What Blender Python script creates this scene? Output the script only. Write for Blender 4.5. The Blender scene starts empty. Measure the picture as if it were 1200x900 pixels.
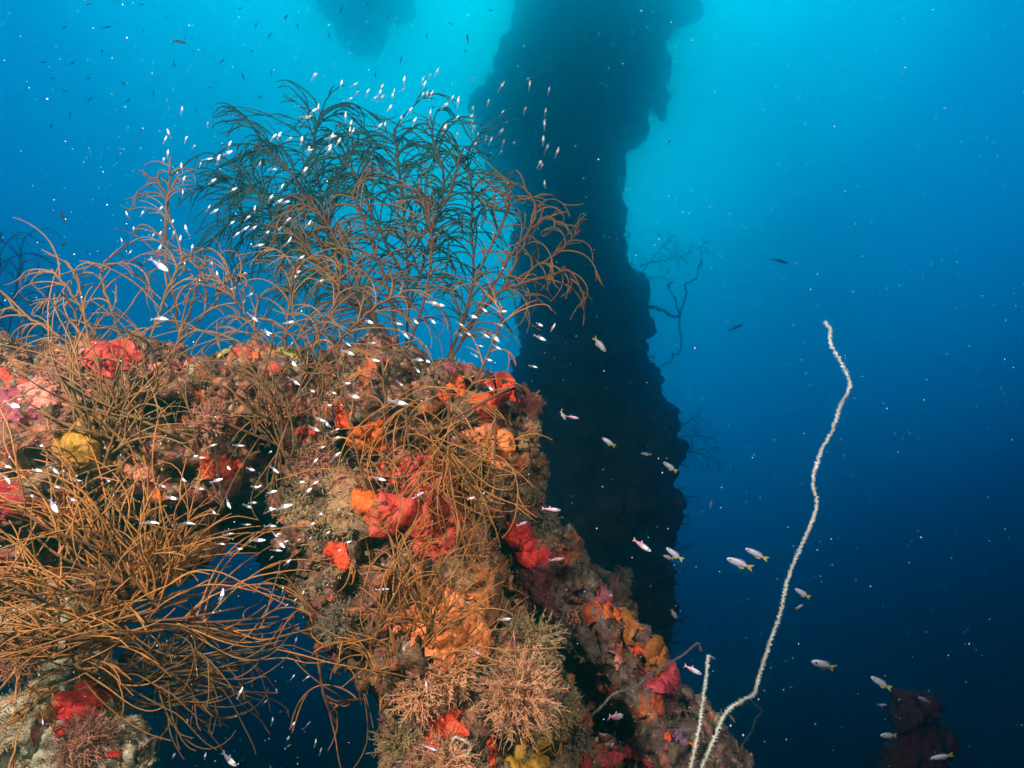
import bpy, bmesh, math, random
import numpy as np
from mathutils import Vector, Matrix, noise
from mathutils.bvhtree import BVHTree

random.seed(11); rng = np.random.default_rng(11)
SC = bpy.context.scene
COL = SC.collection

# ------------------------------------------------------------------ camera
LENS, SENSOR = 22.0, 36.0
TAN = SENSOR / 2 / LENS
cam_d = bpy.data.cameras.new('camera'); cam_d.lens = LENS; cam_d.sensor_width = SENSOR
cam_d.clip_start = 0.02; cam_d.clip_end = 400
cam = bpy.data.objects.new('camera', cam_d); COL.objects.link(cam)
cam.rotation_euler = (math.radians(90 + 9), 0, 0)
SC.camera = cam
CM = cam.rotation_euler.to_matrix()
def W(px, py, d):
    """photo pixel (1200x900) at depth d -> world point"""
    return CM @ Vector(((px - 600) / 600 * TAN * d, (450 - py) / 600 * TAN * d, -d))
def DIR(px, py): return W(px, py, 1.0).normalized()
def M(px, d): return px / 600 * TAN * d          # photo pixels -> metres at depth d
CX, CY, CZ = CM @ Vector((1,0,0)), CM @ Vector((0,1,0)), CM @ Vector((0,0,1))
def lin(r, g, b):
    f = lambda c: c/12.92 if c <= .04045 else ((c+.055)/1.055)**2.4
    return (f(r/255), f(g/255), f(b/255), 1)

# ------------------------------------------------------------------ daylight filtered by the water, sun, strobes, exposure
world = bpy.data.worlds.new('World'); SC.world = world; world.use_nodes = True
nt = world.node_tree; nt.nodes.clear()
out = nt.nodes.new('ShaderNodeOutputWorld'); bg = nt.nodes.new('ShaderNodeBackground')
sky = nt.nodes.new('ShaderNodeTexSky'); sky.sky_type = 'NISHITA'; sky.sun_disc = False
sky.sun_elevation = math.radians(62); sky.sun_rotation = math.radians(0)
zen = nt.nodes.new('ShaderNodeCombineXYZ'); zen.inputs[2].default_value = 1.0
nt.links.new(zen.outputs[0], sky.inputs['Vector'])
bw = nt.nodes.new('ShaderNodeRGBToBW'); nt.links.new(sky.outputs[0], bw.inputs[0])
tc = nt.nodes.new('ShaderNodeTexCoord')
dot = nt.nodes.new('ShaderNodeVectorMath'); dot.operation = 'DOT_PRODUCT'
WC = DIR(606, -150)
dot.inputs[1].default_value = WC
nt.links.new(tc.outputs['Generated'], dot.inputs[0])
ramp = nt.nodes.new('ShaderNodeValToRGB')
mr = nt.nodes.new('ShaderNodeMapRange'); mr.inputs[1].default_value = 0.0; mr.inputs[2].default_value = 1.0
nt.links.new(dot.outputs['Value'], mr.inputs[0]); nt.links.new(mr.outputs[0], ramp.inputs[0])
# (angle cosine from the bright patch overhead, colour of the water seen that way)
STOPS = [(0.0, (0, 4, 16)), (.293, (0, 13, 36)), (.37, (0, 26, 48)), (.435, (0, 37, 66)), (.527, (0, 56, 94)), (.63, (0, 82, 128)), (.75, (0, 113, 170)),
         (.79, (0, 128, 184)), (.828, (0, 141, 198)), (.914, (0, 181, 224)), (.987, (0, 204, 238)), (1.0, (0, 212, 242))]
GAIN = [.0,.0,.0,.02,.14,.70,.96,.94,.90,2.0,1.9,1.8]
GAIN_B = [.0,.0,.0,.03,.26,.64,.72,.67,.66,1.20,1.03,.96]
WATER_GAIN = 12.6
cr = ramp.color_ramp; cr.interpolation = 'LINEAR'
while len(cr.elements) < len(STOPS): cr.elements.new(0.5)
for e, (pos, c), g, gb in zip(cr.elements, STOPS, GAIN, GAIN_B):
    q = lin(*c); e.position = pos; e.color = (0, q[1]*g, q[2]*gb, 1)
mul = nt.nodes.new('ShaderNodeVectorMath'); mul.operation = 'SCALE'
nt.links.new(ramp.outputs[0], mul.inputs[0]); gn = nt.nodes.new('ShaderNodeMath'); gn.operation = 'MULTIPLY'; gn.inputs[1].default_value = WATER_GAIN
nt.links.new(bw.outputs[0], gn.inputs[0]); nt.links.new(gn.outputs[0], mul.inputs['Scale'])
nt.links.new(mul.outputs[0], bg.inputs[0]); bg.inputs[1].default_value = 0.1
nt.links.new(bg.outputs[0], out.inputs[0])

sun_d = bpy.data.lights.new('sun', 'SUN'); sun_d.energy = 2.0; sun_d.angle = math.radians(8)
sun_d.color = (0.01, 0.26, 0.40)
sun = bpy.data.objects.new('sun', sun_d); COL.objects.link(sun)
sun.rotation_euler = (-DIR(560, -700)).to_track_quat('-Z', 'Y').to_euler()

def strobe(name, loc, target, power, ang, col):
    l = bpy.data.lights.new(name, 'SPOT'); l.energy = power; l.spot_size = math.radians(ang); l.spot_blend = .8
    l.shadow_soft_size = 0.05; l.color = col
    o = bpy.data.objects.new(name, l); COL.objects.link(o); o.location = loc
    o.rotation_euler = (Vector(target) - Vector(loc)).to_track_quat('-Z', 'Y').to_euler()
# the diver's pair of camera strobes that light the near reef in the photograph
strobe('strobe', CM @ Vector((-0.80, 0.52, -0.10)), W(260, 470, 1.15), 225, 125, (1, .90, .77))
strobe('strobe', CM @ Vector((0.62, 0.50, -0.05)), W(560, 640, 1.2), 82, 95, (1, .90, .77))

SC.view_settings.view_transform = 'Standard'; SC.view_settings.look = 'None'
SC.view_settings.exposure = 0.0; SC.view_settings.gamma = 1.0; SC.view_settings.use_curve_mapping = False
SC.render.engine = 'CYCLES'
cy = SC.cycles
cy.use_denoising = True
try: cy.denoiser = 'OPENIMAGEDENOISE'
except Exception: pass
cy.use_adaptive_sampling = True; cy.adaptive_threshold = 0.01
cy.max_bounces = 5; cy.diffuse_bounces = 2; cy.glossy_bounces = 2; cy.transmission_bounces = 3; cy.volume_bounces = 2
cy.transparent_max_bounces = 10; cy.caustics_reflective = False; cy.caustics_refractive = False
cy.sample_clamp_indirect = 4

# ------------------------------------------------------------------ helpers
def tag(o, label=None, cat=None, group=None, kind=None):
    for k, v in (('label', label), ('category', cat), ('group', group), ('kind', kind)):
        if v: o[k] = v
    return o
def empty(name, loc):
    o = bpy.data.objects.new(name, None); COL.objects.link(o); o.location = loc; o.empty_display_size = .05
    return o
def mesh_obj(name, V, F, mat=None, parent=None, smooth=True, mats=None, midx=None):
    """V in world coordinates; parent keeps them there"""
    me = bpy.data.meshes.new(name)
    V = np.asarray(V, dtype=np.float32)
    off = np.zeros(3, np.float32)
    if parent is not None:
        p = parent; off = np.array(parent.location, np.float32)
        while p.parent is not None: p = p.parent; off = off + np.array(p.location, np.float32)
    V = V - off
    if isinstance(F, np.ndarray):
        k = F.shape[1]
        me.vertices.add(len(V)); me.vertices.foreach_set('co', V.ravel())
        me.loops.add(F.size); me.loops.foreach_set('vertex_index', F.astype(np.int32).ravel())
        me.polygons.add(len(F)); me.polygons.foreach_set('loop_start', np.arange(0, F.size, k, dtype=np.int32))
        me.update(calc_edges=True)
    else:
        me.from_pydata([tuple(v) for v in V], [], F)
    for m in (mats or ([mat] if mat else [])): me.materials.append(m)
    if midx is not None: me.polygons.foreach_set('material_index', np.asarray(midx, dtype=np.int32))
    me.polygons.foreach_set('use_smooth', [smooth] * len(me.polygons))
    o = bpy.data.objects.new(name, me); COL.objects.link(o)
    if parent is not None: o.parent = parent
    return o

class Tubes:
    """collects tubes (quads) for ONE mesh"""
    def __init__(s): s.V = []; s.F = []; s.n = 0
    def add(s, P, R, k=5, ref=None):
        P = np.asarray(P, float); n = len(P)
        R = np.broadcast_to(np.asarray(R, float), (n,))
        T = np.gradient(P, axis=0); T /= np.linalg.norm(T, axis=1, keepdims=True) + 1e-12
        if ref is None:
            mean = P[-1] - P[0]; mean = mean / (np.linalg.norm(mean) + 1e-12)
            ref = np.eye(3)[np.argmin(np.abs(mean))]
        A = np.cross(T, ref); A /= np.linalg.norm(A, axis=1, keepdims=True) + 1e-9
        B = np.cross(T, A)
        a = np.linspace(0, 2*np.pi, k, endpoint=False)
        ring = P[:, None, :] + R[:, None, None] * (np.cos(a)[None, :, None] * A[:, None, :] + np.sin(a)[None, :, None] * B[:, None, :])
        base = s.n
        i = np.arange(n - 1)[:, None] * k; j = np.arange(k)[None, :]; j2 = (j + 1) % k
        q = np.stack([i + j, i + j2, i + k + j2, i + k + j], -1).reshape(-1, 4) + base
        s.V.append(ring.reshape(-1, 3)); s.F.append(q); s.n += n * k
    def build(s, name, mat, parent=None):
        if not s.V: return None
        return mesh_obj(name, np.concatenate(s.V), np.concatenate(s.F), mat, parent)

def unit(v): v = np.asarray(v, float); return v / (np.linalg.norm(v) + 1e-12)
def smooth_path(pts, n):
    """Catmull-Rom through pts"""
    p = np.asarray([tuple(q) for q in pts], float)
    if len(p) == 2: return p[0] + (p[1]-p[0]) * np.linspace(0, 1, n)[:, None]
    e = np.vstack([2*p[0]-p[1], p, 2*p[-1]-p[-2]])
    t = np.linspace(0, len(p)-1 - 1e-6, n); i = t.astype(int); u = (t - i)[:, None]
    a, b, c, d = e[i], e[i+1], e[i+2], e[i+3]
    return .5*((2*b) + (-a+c)*u + (2*a-5*b+4*c-d)*u**2 + (-a+3*b-3*c+d)*u**3)

# ------------------------------------------------------------------ materials
def new_mat(name):
    m = bpy.data.materials.new(name); m.use_nodes = True
    t = m.node_tree; b = t.nodes['Principled BSDF']
    return m, t, b
def organic(name, cols, scale=12, fine=90, bump=.4, rough=.75, spec=.25, fine_mix=.45, spots=None, sss=0):
    """mottled surface: broad noise through a ramp of colours, multiplied by a fine grain, with bump"""
    m, t, b = new_mat(name); N = t.nodes.new; L = t.links.new
    tc = N('ShaderNodeTexCoord')
    n1 = N('ShaderNodeTexNoise'); n1.inputs['Scale'].default_value = scale; n1.inputs['Detail'].default_value = 6; n1.inputs['Roughness'].default_value = .65; n1.inputs['Distortion'].default_value = .6
    L(tc.outputs['Object'], n1.inputs['Vector'])
    mrn = N('ShaderNodeMapRange'); mrn.inputs[1].default_value = .28; mrn.inputs[2].default_value = .72; L(n1.outputs['Fac'], mrn.inputs[0])
    r = N('ShaderNodeValToRGB'); e = r.color_ramp.elements
    while len(e) < len(cols): e.new(.5)
    for k, c in enumerate(cols): e[k].position = k / max(1, len(cols) - 1); e[k].color = (*c, 1)
    L(mrn.outputs[0], r.inputs[0])
    n2 = N('ShaderNodeTexNoise'); n2.inputs['Scale'].default_value = fine; n2.inputs['Detail'].default_value = 5; n2.inputs['Roughness'].default_value = .7
    L(tc.outputs['Object'], n2.inputs['Vector'])
    g = N('ShaderNodeMapRange'); g.inputs[1].default_value = .3; g.inputs[2].default_value = .7; g.inputs[3].default_value = 1 - fine_mix; g.inputs[4].default_value = 1 + fine_mix
    L(n2.outputs['Fac'], g.inputs[0])
    mx = N('ShaderNodeVectorMath'); mx.operation = 'SCALE'; L(r.outputs[0], mx.inputs[0]); L(g.outputs[0], mx.inputs['Scale'])
    col = mx.outputs[0]
    if spots:
        for sc_, thr, c in spots:
            v = N('ShaderNodeTexNoise'); v.inputs['Scale'].default_value = sc_; v.inputs['Detail'].default_value = 3; v.inputs['Distortion'].default_value = 1.2
            mp = N('ShaderNodeMapping'); mp.inputs['Location'].default_value = (sc_*.37, sc_*.11, 3.1); L(tc.outputs['Object'], mp.inputs[0]); L(mp.outputs[0], v.inputs['Vector'])
            s = N('ShaderNodeMapRange'); s.inputs[1].default_value = thr; s.inputs[2].default_value = thr + .09; L(v.outputs['Fac'], s.inputs[0])
            mm = N('ShaderNodeMix'); mm.data_type = 'RGBA'; L(s.outputs[0], mm.inputs['Factor']); L(col, mm.inputs['A'])
            # keep the fine grain on the spot colour too
            sc2 = N('ShaderNodeVectorMath'); sc2.operation = 'SCALE'; sc2.inputs[0].default_value = c; L(g.outputs[0], sc2.inputs['Scale']); L(sc2.outputs[0], mm.inputs['B'])
            col = mm.outputs['Result']
    L(col, b.inputs['Base Color'])
    b.inputs['Roughness'].default_value = rough; b.inputs['Specular IOR Level'].default_value = spec
    if sss:
        b.inputs['Subsurface Weight'].default_value = sss; b.inputs['Subsurface Radius'].default_value = (.01, .004, .002); b.inputs['Subsurface Scale'].default_value = .5
    if bump:
        bp = N('ShaderNodeBump'); bp.inputs['Strength'].default_value = bump; bp.inputs['Distance'].default_value = .004
        n3 = N('ShaderNodeTexNoise'); n3.inputs['Scale'].default_value = fine * 1.7; n3.inputs['Detail'].default_value = 4
        L(tc.outputs['Object'], n3.inputs['Vector']); ad = N('ShaderNodeMath'); L(n2.outputs['Fac'], ad.inputs[0]); L(n3.outputs['Fac'], ad.inputs[1])
        L(ad.outputs[0], bp.inputs['Height']); L(bp.outputs[0], b.inputs['Normal'])
    return m

M_REEF = organic('encrusted steel', [(.015,.010,.008), (.11,.048,.026), (.20,.098,.052), (.06,.025,.02), (.30,.115,.05), (.12,.020,.018), (.30,.17,.08)],
                 scale=16, fine=140, bump=.8, rough=.8,
                 spots=[(13, .57, (.34,.10,.06)), (24, .63, (.38,.29,.16)), (15, .60, (.17,.03,.035)), (60, .66, (.48,.42,.32)), (14, .585, (.44,.095,.018)), (12, .60, (.016,.013,.011)), (17, .61, (.42,.045,.025)), (36, .63, (.03,.02,.016))])
M_REEF_PALE = organic('pale encrusted steel', [(.08,.06,.04), (.30,.24,.15), (.45,.38,.26), (.22,.15,.10), (.42,.36,.25), (.15,.10,.07)], scale=18, fine=150, bump=.9, rough=.8,
                 spots=[(34, .64, (.5,.45,.36)), (26, .66, (.28,.12,.10))])
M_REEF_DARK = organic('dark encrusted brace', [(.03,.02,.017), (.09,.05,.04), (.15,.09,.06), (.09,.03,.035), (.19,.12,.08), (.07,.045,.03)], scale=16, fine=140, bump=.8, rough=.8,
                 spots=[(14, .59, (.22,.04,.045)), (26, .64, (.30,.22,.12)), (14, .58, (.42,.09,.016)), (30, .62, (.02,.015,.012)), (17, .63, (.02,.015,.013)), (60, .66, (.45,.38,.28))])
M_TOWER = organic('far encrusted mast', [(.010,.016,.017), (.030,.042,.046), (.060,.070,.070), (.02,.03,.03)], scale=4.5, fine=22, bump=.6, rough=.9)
M_POST = organic('dark red post', [(.02,.016,.016), (.16,.018,.018), (.05,.04,.035), (.26,.03,.025)], scale=9, fine=40, bump=.5)

def sponge_mat(name, c, var=.35, spots=None, rough=.55, sss=.15):
    c = np.array(c)*np.array([.86,.66,.58])
    return organic(name, [tuple(c*(1-var)), tuple(c), tuple(np.minimum(c*(1+var*.8) + .02, .9)), tuple(c*(1-var*.4))], scale=40, fine=160, bump=.55, rough=rough, spec=.15, fine_mix=.45, spots=(spots or []) + [(85, .68, tuple(c*.25)), (33, .66, tuple(np.minimum(c*.55 + .09, .8)))], sss=sss)
SPM = {
 'red':     sponge_mat('red sponge', (.50,.022,.018)),
 'deepred': sponge_mat('deep red sponge', (.27,.015,.022)),
 'pinkred': sponge_mat('pinkish red sponge', (.56,.06,.045), spots=[(70,.66,(.30,.03,.03))]),
 'pink':    sponge_mat('pink crust', (.52,.19,.16)),
 'salmon':  sponge_mat('salmon sponge', (.60,.20,.09)),
 'orange':  sponge_mat('orange sponge', (.62,.13,.012)),
 'redorange': sponge_mat('red orange sponge', (.60,.065,.015)),
 'rust':    sponge_mat('rust orange sponge', (.34,.07,.018)),
 'peach':   sponge_mat('peach sponge', (.80,.27,.09), spots=[(48,.64,(.60,.16,.02))]),
 'amber':   sponge_mat('amber brown sponge', (.28,.10,.012)),
 'yellow':  sponge_mat('yellow sponge', (.36,.21,.02)),
 'mustard': sponge_mat('mustard sponge', (.22,.12,.02)),
 'lime':    sponge_mat('yellow green sponge', (.30,.30,.07)),
 'magenta': sponge_mat('magenta crust', (.24,.05,.085), spots=[(60,.64,(.5,.30,.28))]),
 'crimson': sponge_mat('crimson crust', (.42,.045,.075), spots=[(55,.66,(.55,.25,.22))]),
 'purple':  sponge_mat('purple crust', (.20,.09,.22)),
 'white':   sponge_mat('pale sponge', (.52,.48,.44)),
 'olive':   sponge_mat('olive sponge', (.11,.11,.03)),
 'black':   sponge_mat('painted black shade', (.010,.009,.010), rough=.35),  # black put in for shade in the hollows; also colours the oyster mantle
 'maroon':  sponge_mat('maroon crust', (.12,.02,.03)),
 'tan':     sponge_mat('tan crust', (.28,.17,.09)),
 'grey':    sponge_mat('grey crust', (.14,.115,.10)),
}

def strand_mat(name, c, rough=.7, trans=.0):
    m, t, b = new_mat(name); N = t.nodes.new; L = t.links.new
    tc_ = N('ShaderNodeTexCoord'); n = N('ShaderNodeTexNoise'); n.inputs['Scale'].default_value = 14; n.inputs['Detail'].default_value = 4
    L(tc_.outputs['Object'], n.inputs['Vector'])
    r = N('ShaderNodeValToRGB'); c = np.array(c); e = r.color_ramp.elements
    e[0].position = .3; e[0].color = (*(c*.62), 1); e[1].position = .7; e[1].color = (*np.minimum(c*1.35, .9), 1)
    L(n.outputs['Fac'], r.inputs[0]); L(r.outputs[0], b.inputs['Base Color'])
    b.inputs['Roughness'].default_value = rough; b.inputs['Specular IOR Level'].default_value = .2
    n2 = N('ShaderNodeTexNoise'); n2.inputs['Scale'].default_value = 500; L(tc_.outputs['Object'], n2.inputs['Vector'])
    bp = N('ShaderNodeBump'); bp.inputs['Strength'].default_value = .6; bp.inputs['Distance'].default_value = .002; L(n2.outputs['Fac'], bp.inputs['Height']); L(bp.outputs[0], b.inputs['Normal'])
    return m
M_BC_ORANGE = strand_mat('orange brown coral', (.31,.118,.032))
M_BC_BROWN  = strand_mat('brown coral', (.135,.064,.021))
M_BC_TAN    = strand_mat('tan brown coral', (.19,.085,.030))
M_BC_GREEN  = strand_mat('dark green coral', (.028,.066,.040))
M_BC_STEM   = strand_mat('red brown coral stem', (.11,.042,.018))
M_BC_FAR    = strand_mat('far dark coral', (.03,.035,.035))
M_WHIP      = strand_mat('white whip coral', (.78,.72,.60))
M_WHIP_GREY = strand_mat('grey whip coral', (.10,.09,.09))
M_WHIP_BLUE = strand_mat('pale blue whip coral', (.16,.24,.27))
M_TUFT = {'peach': strand_mat('peach hydroid', (.68,.31,.165)), 'tan': strand_mat('tan hydroid', (.40,.25,.12)), 'grey': strand_mat('grey hydroid', (.22,.165,.11)), 'pinkish': strand_mat('pinkish hydroid', (.38,.15,.10)), 'brown': strand_mat('brown hydroid', (.16,.08,.04))}

# ------------------------------------------------------------------ encrusted wreck: union of lumps along chains, then displaced
def vnoise(p, off=0.0): return noise.noise(Vector((p[0]+off, p[1]+off*1.7, p[2]-off)))
def encrust(name, chains, voxel, amps, mat, parent, seed=0, jitter=.25, step=.35, carve=()):
    rd = random.Random(seed)
    bm = bmesh.new()
    for ch in chains:
        for (a, b) in zip(ch, ch[1:]) if len(ch) > 1 else ((ch[0], ch[0]),):
            pa, pb = W(a[0], a[1], a[2]), W(b[0], b[1], b[2]); ra, rb = M(a[3], a[2]), M(b[3], b[2])
            n = max(2, int((pb-pa).length / (step * max(min(ra, rb), .01))) + 1)
            for i in range(n):
                u = i / n; r = ra + (rb-ra)*u; p = pa.lerp(pb, u)
                p = p + Vector([rd.uniform(-1, 1) for _ in range(3)]) * r * jitter
                r *= rd.uniform(.82, 1.06)
                bmesh.ops.create_icosphere(bm, subdivisions=2, radius=r, matrix=Matrix.Translation(p) @ Matrix.Diagonal((rd.uniform(.85,1.1), rd.uniform(.85,1.1), rd.uniform(.85,1.1), 1)))
    me = bpy.data.meshes.new('tmp'); bm.to_mesh(me); bm.free()
    o = bpy.data.objects.new('tmp', me); COL.objects.link(o)
    md = o.modifiers.new('r', 'REMESH'); md.mode = 'VOXEL'; md.voxel_size = voxel
    dg = bpy.context.evaluated_depsgraph_get(); dg.update()
    m2 = bpy.data.meshes.new_from_object(o.evaluated_get(dg))
    bpy.data.objects.remove(o); bpy.data.meshes.remove(me)
    n = len(m2.vertices); V = np.empty(n*3, np.float32); m2.vertices.foreach_get('co', V); V = V.reshape(-1, 3)
    for (size, amp, mode) in amps:
        nr = np.empty(n*3, np.float32); m2.vertices.foreach_get('normal', nr); nr = nr.reshape(-1, 3)
        d = np.empty(n, np.float32); Q = V / size + seed * 3.7
        if mode == 'n':
            for i in range(n): d[i] = noise.noise(Vector(Q[i]))
        elif mode == 'ridge':
            for i in range(n): d[i] = .5 - abs(noise.noise(Vector(Q[i]))) * 2
        elif mode == 'pit':
            for i in range(n):
                f = noise.noise(Vector(Q[i]) + Vector((9.1, 2.2, 5.5))); d[i] = -min(1.0, max(0.0, (f - .22) / .22))
        else:   # cells: knobs with creases between them
            for i in range(n):
                f = noise.voronoi(Vector(Q[i]))[0]; d[i] = .55 - f[0]
        V = V + nr * (d * amp)[:, None]
        m2.vertices.foreach_set('co', V.ravel()); m2.update()
    for (cx_, cy_, rx_, ry_, dep) in carve:
        rel = V @ np.array(CM); dd = -rel[:, 2]; ppx = 600 + rel[:, 0]/dd/TAN*600; ppy = 450 - rel[:, 1]/dd/TAN*600
        vd = V / np.linalg.norm(V, axis=1, keepdims=True)
        wob = np.array([noise.noise(Vector(p)/.03) for p in V.tolist()])
        q = ((ppx-cx_)/rx_)**2 + ((ppy-cy_)/ry_)**2 + wob*.5
        front = np.array([1.0]) if False else ((nr*vd).sum(1) < .25)
        V = V + vd*(np.clip(1-q, 0, 1)**.6*dep*front)[:, None]
    m2.vertices.foreach_set('co', np.ascontiguousarray(V, dtype=np.float32).ravel()); m2.update()
    F = np.empty(len(m2.loops), np.int32); m2.loops.foreach_get('vertex_index', F); F = F.reshape(-1, 4)
    nr = np.empty(n*3, np.float32); m2.vertices.foreach_get('normal', nr); nr = nr.reshape(-1, 3)
    bpy.data.meshes.remove(m2)
    ob = mesh_obj(name, V, F, mat, parent)
    return ob, V, F, nr

wreck = empty('wreck_frame', W(300, 500, 1.2))
tag(wreck, 'encrusted steel wreck frame overgrown with sponges and corals, close to the diver', 'wreck')
AMPS = [(.11, .034, 'n'), (.060, .030, 'cell'), (.075, .030, 'pit'), (.032, .018, 'ridge'), (.018, .011, 'cell'), (.042, .013, 'pit'), (.010, .0045, 'n')]
AMPS_S = [(s_, a_*(.7 if s_ > .04 else 1), m_) for s_, a_, m_ in AMPS]
VX = .0052
parts = []
parts.append(encrust('crossbeam', [
    [(-260,520,1.02,112), (0,508,1.08,98), (150,505,1.12,92), (300,492,1.18,84), (420,485,1.21,72), (520,492,1.22,62)],
    [(-80,640,1.10,80), (60,650,1.13,60), (150,655,1.17,46), (215,640,1.22,34)], [(225,590,1.36,34), (290,590,1.40,46), (345,610,1.40,46), (360,690,1.38,30)]], VX, AMPS, M_REEF, wreck, 1,
    carve=[(185,484,50,20,.09), (140,486,16,14,.08), (305,512,24,18,.09), (40,540,26,16,.06), (210,556,22,12,.06), (100,585,20,12,.05), (328,556,22,36,.10)]))
parts.append(encrust('upright', [
    [(450,470,1.24,52), (520,478,1.21,50), (572,478,1.18,44), (592,478,1.17,34)],
    [(585,500,1.17,36), (583,545,1.17,38), (560,590,1.17,40)],
    [(415,540,1.18,70), (440,590,1.16,85), (478,650,1.13,100), (500,730,1.11,98), (545,800,1.06,92), (570,880,1.02,108), (590,1010,.98,130)],
    [(372,600,1.2,26), (380,660,1.2,30), (400,730,1.24,40)],
    [(455,432,1.27,30), (480,425,1.3,26)], [(592,535,1.27,26), (600,580,1.28,34)]], VX, AMPS, M_REEF, wreck, 2,
    carve=[(426,535,22,20,.08), (456,574,26,15,.07), (565,565,12,22,.08), (545,452,22,8,.05), (440,650,22,26,.05), (600,690,20,40,.05), (590,860,12,30,.05), (415,690,22,22,.07)]))
parts.append(encrust('brace', [
    [(592,585,1.27,32), (622,638,1.25,34), (668,702,1.22,36), (708,752,1.19,38), (752,806,1.15,40), (792,866,1.11,50), (825,935,1.07,64), (875,1020,1.04,78)],
    [(620,640,1.34,60), (650,740,1.36,85), (690,830,1.32,85), (720,920,1.2,70)],
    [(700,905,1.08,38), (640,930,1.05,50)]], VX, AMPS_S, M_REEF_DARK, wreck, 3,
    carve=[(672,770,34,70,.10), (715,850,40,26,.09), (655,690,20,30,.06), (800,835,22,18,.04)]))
parts.append(encrust('leg', [
    [(95,790,1.05,34), (85,830,1.0,44), (95,900,.95,58), (110,1000,.93,60)],
    [(10,850,.93,46), (-10,900,.92,60), (-40,990,.9,80)],
    [(130,885,.95,36), (150,900,.95,28)], [(60,700,1.16,60), (90,760,1.10,42)]], VX, AMPS_S, M_REEF_PALE, wreck, 4))

RV = np.concatenate([p[1] for p in parts]); RN = np.concatenate([p[3] for p in parts])
offs = np.cumsum([0] + [len(p[1]) for p in parts[:-1]])
RF = np.concatenate([p[2] + o for p, o in zip(parts, offs)])
BVH = BVHTree.FromPolygons([tuple(v) for v in RV.tolist()], RF.tolist(), all_triangles=False)
def hit(px, py):
    loc, nor, idx, dist = BVH.ray_cast(Vector((0,0,0)), DIR(px, py))
    if loc is None: return None
    return loc, nor, loc.dot(-CZ)
def onreef(px, py, default=1.2):
    for r in (0, 6, 12, 20, 30, 45):
        for k in range(8 if r else 1):
            h = hit(px + r*math.cos(k*.785), py + r*math.sin(k*.785))
            if h: return h
    return W(px, py, default), -DIR(px, py), default

# ------------------------------------------------------------------ far structures
mast = empty('encrusted_mast', W(700, 900, 6.0))
tag(mast, 'tall dark encrusted wreck mast rising into the hazy blue water', 'mast')
TD = lambda y: float(np.interp(y, [-90, 0, 130, 300, 500, 900, 980], [15.0, 14.6, 13.0, 8.2, 4.3, 3.3, 3.2]))   # the mast leans away
TA = [(.45, .12, 'n'), (.20, .11, 'cell'), (.10, .07, 'cell'), (.05, .03, 'n')]
TB = [(.7, .20, 'n'), (.36, .20, 'cell'), (.20, .14, 'cell'), (.11, .07, 'n')]
MASTP = []
MASTP.append(encrust('column', [
    [(664,150,TD(150),66), (668,215,TD(215),54), (670,290,TD(290),60), (676,380,TD(380),64), (688,450,TD(450),76), (696,520,TD(520),82), (704,600,TD(600),90), (708,650,TD(650),92), (706,700,TD(700),84), (703,760,TD(760),70), (706,860,TD(860),66), (712,980,TD(980),80)],
    [(742,330,TD(330),10), (750,390,TD(390),10)], [(757,440,TD(440),14)], [(778,600,TD(600),18), (786,640,TD(640),16)]],
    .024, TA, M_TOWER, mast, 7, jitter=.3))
MASTP.append(encrust('masthead', [
    [(700,-90,TD(-90),92), (694,0,TD(0),74), (680,70,TD(70),76), (664,140,TD(140),76)],
    [(600,98,TD(98),26), (588,140,TD(140),28), (590,182,TD(182),24)], [(632,30,TD(30),26), (640,60,TD(60),36)],
    [(740,10,TD(20),40), (785,10,TD(14),24), (810,13,TD(14),12)],
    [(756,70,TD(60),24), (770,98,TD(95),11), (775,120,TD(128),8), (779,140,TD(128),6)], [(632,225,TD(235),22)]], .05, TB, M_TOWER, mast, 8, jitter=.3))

far = empty('distant_wreck_mass', W(430, 60, 17.8)); tag(far, 'faint shadowy wreck mass barely visible high up in bright water', 'wreck')
encrust('hull_fragment', [[(400,-60,17.8,50), (420,10,17.8,30), (436,55,17.8,16)], [(440,-40,17.8,40), (450,0,17.8,26)]], .09, [(1.2, .5, 'n'), (.6, .4, 'cell'), (.3, .2, 'ridge')], M_TOWER, far, 12)
far2 = empty('distant_spar', W(760, 150, 10.5)); tag(far2, 'faint blurred spar hanging behind the mast', 'spar')
encrust('spar_body', [[(700,130,10.5,30), (745,150,10.5,16), (762,150,10.5,6)]], .08, [(.9, .2, 'n'), (.4, .15, 'cell')], M_TOWER, far2, 13)

post = empty('broken_post', W(1078, 900, 2.5)); tag(post, 'stubby dark red encrusted post deep in the dark water', 'post')
encrust('post_body', [[(1072,835,2.5,17), (1075,870,2.5,27), (1080,960,2.5,40)], [(1058,820,2.5,9), (1090,830,2.5,14)], [(1108,860,2.5,10), (1100,880,2.5,14)]], .011, [(.12,.05,'n'), (.06,.045,'cell'), (.03,.03,'cell'), (.018,.014,'n')], M_POST, post, 15)

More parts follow.
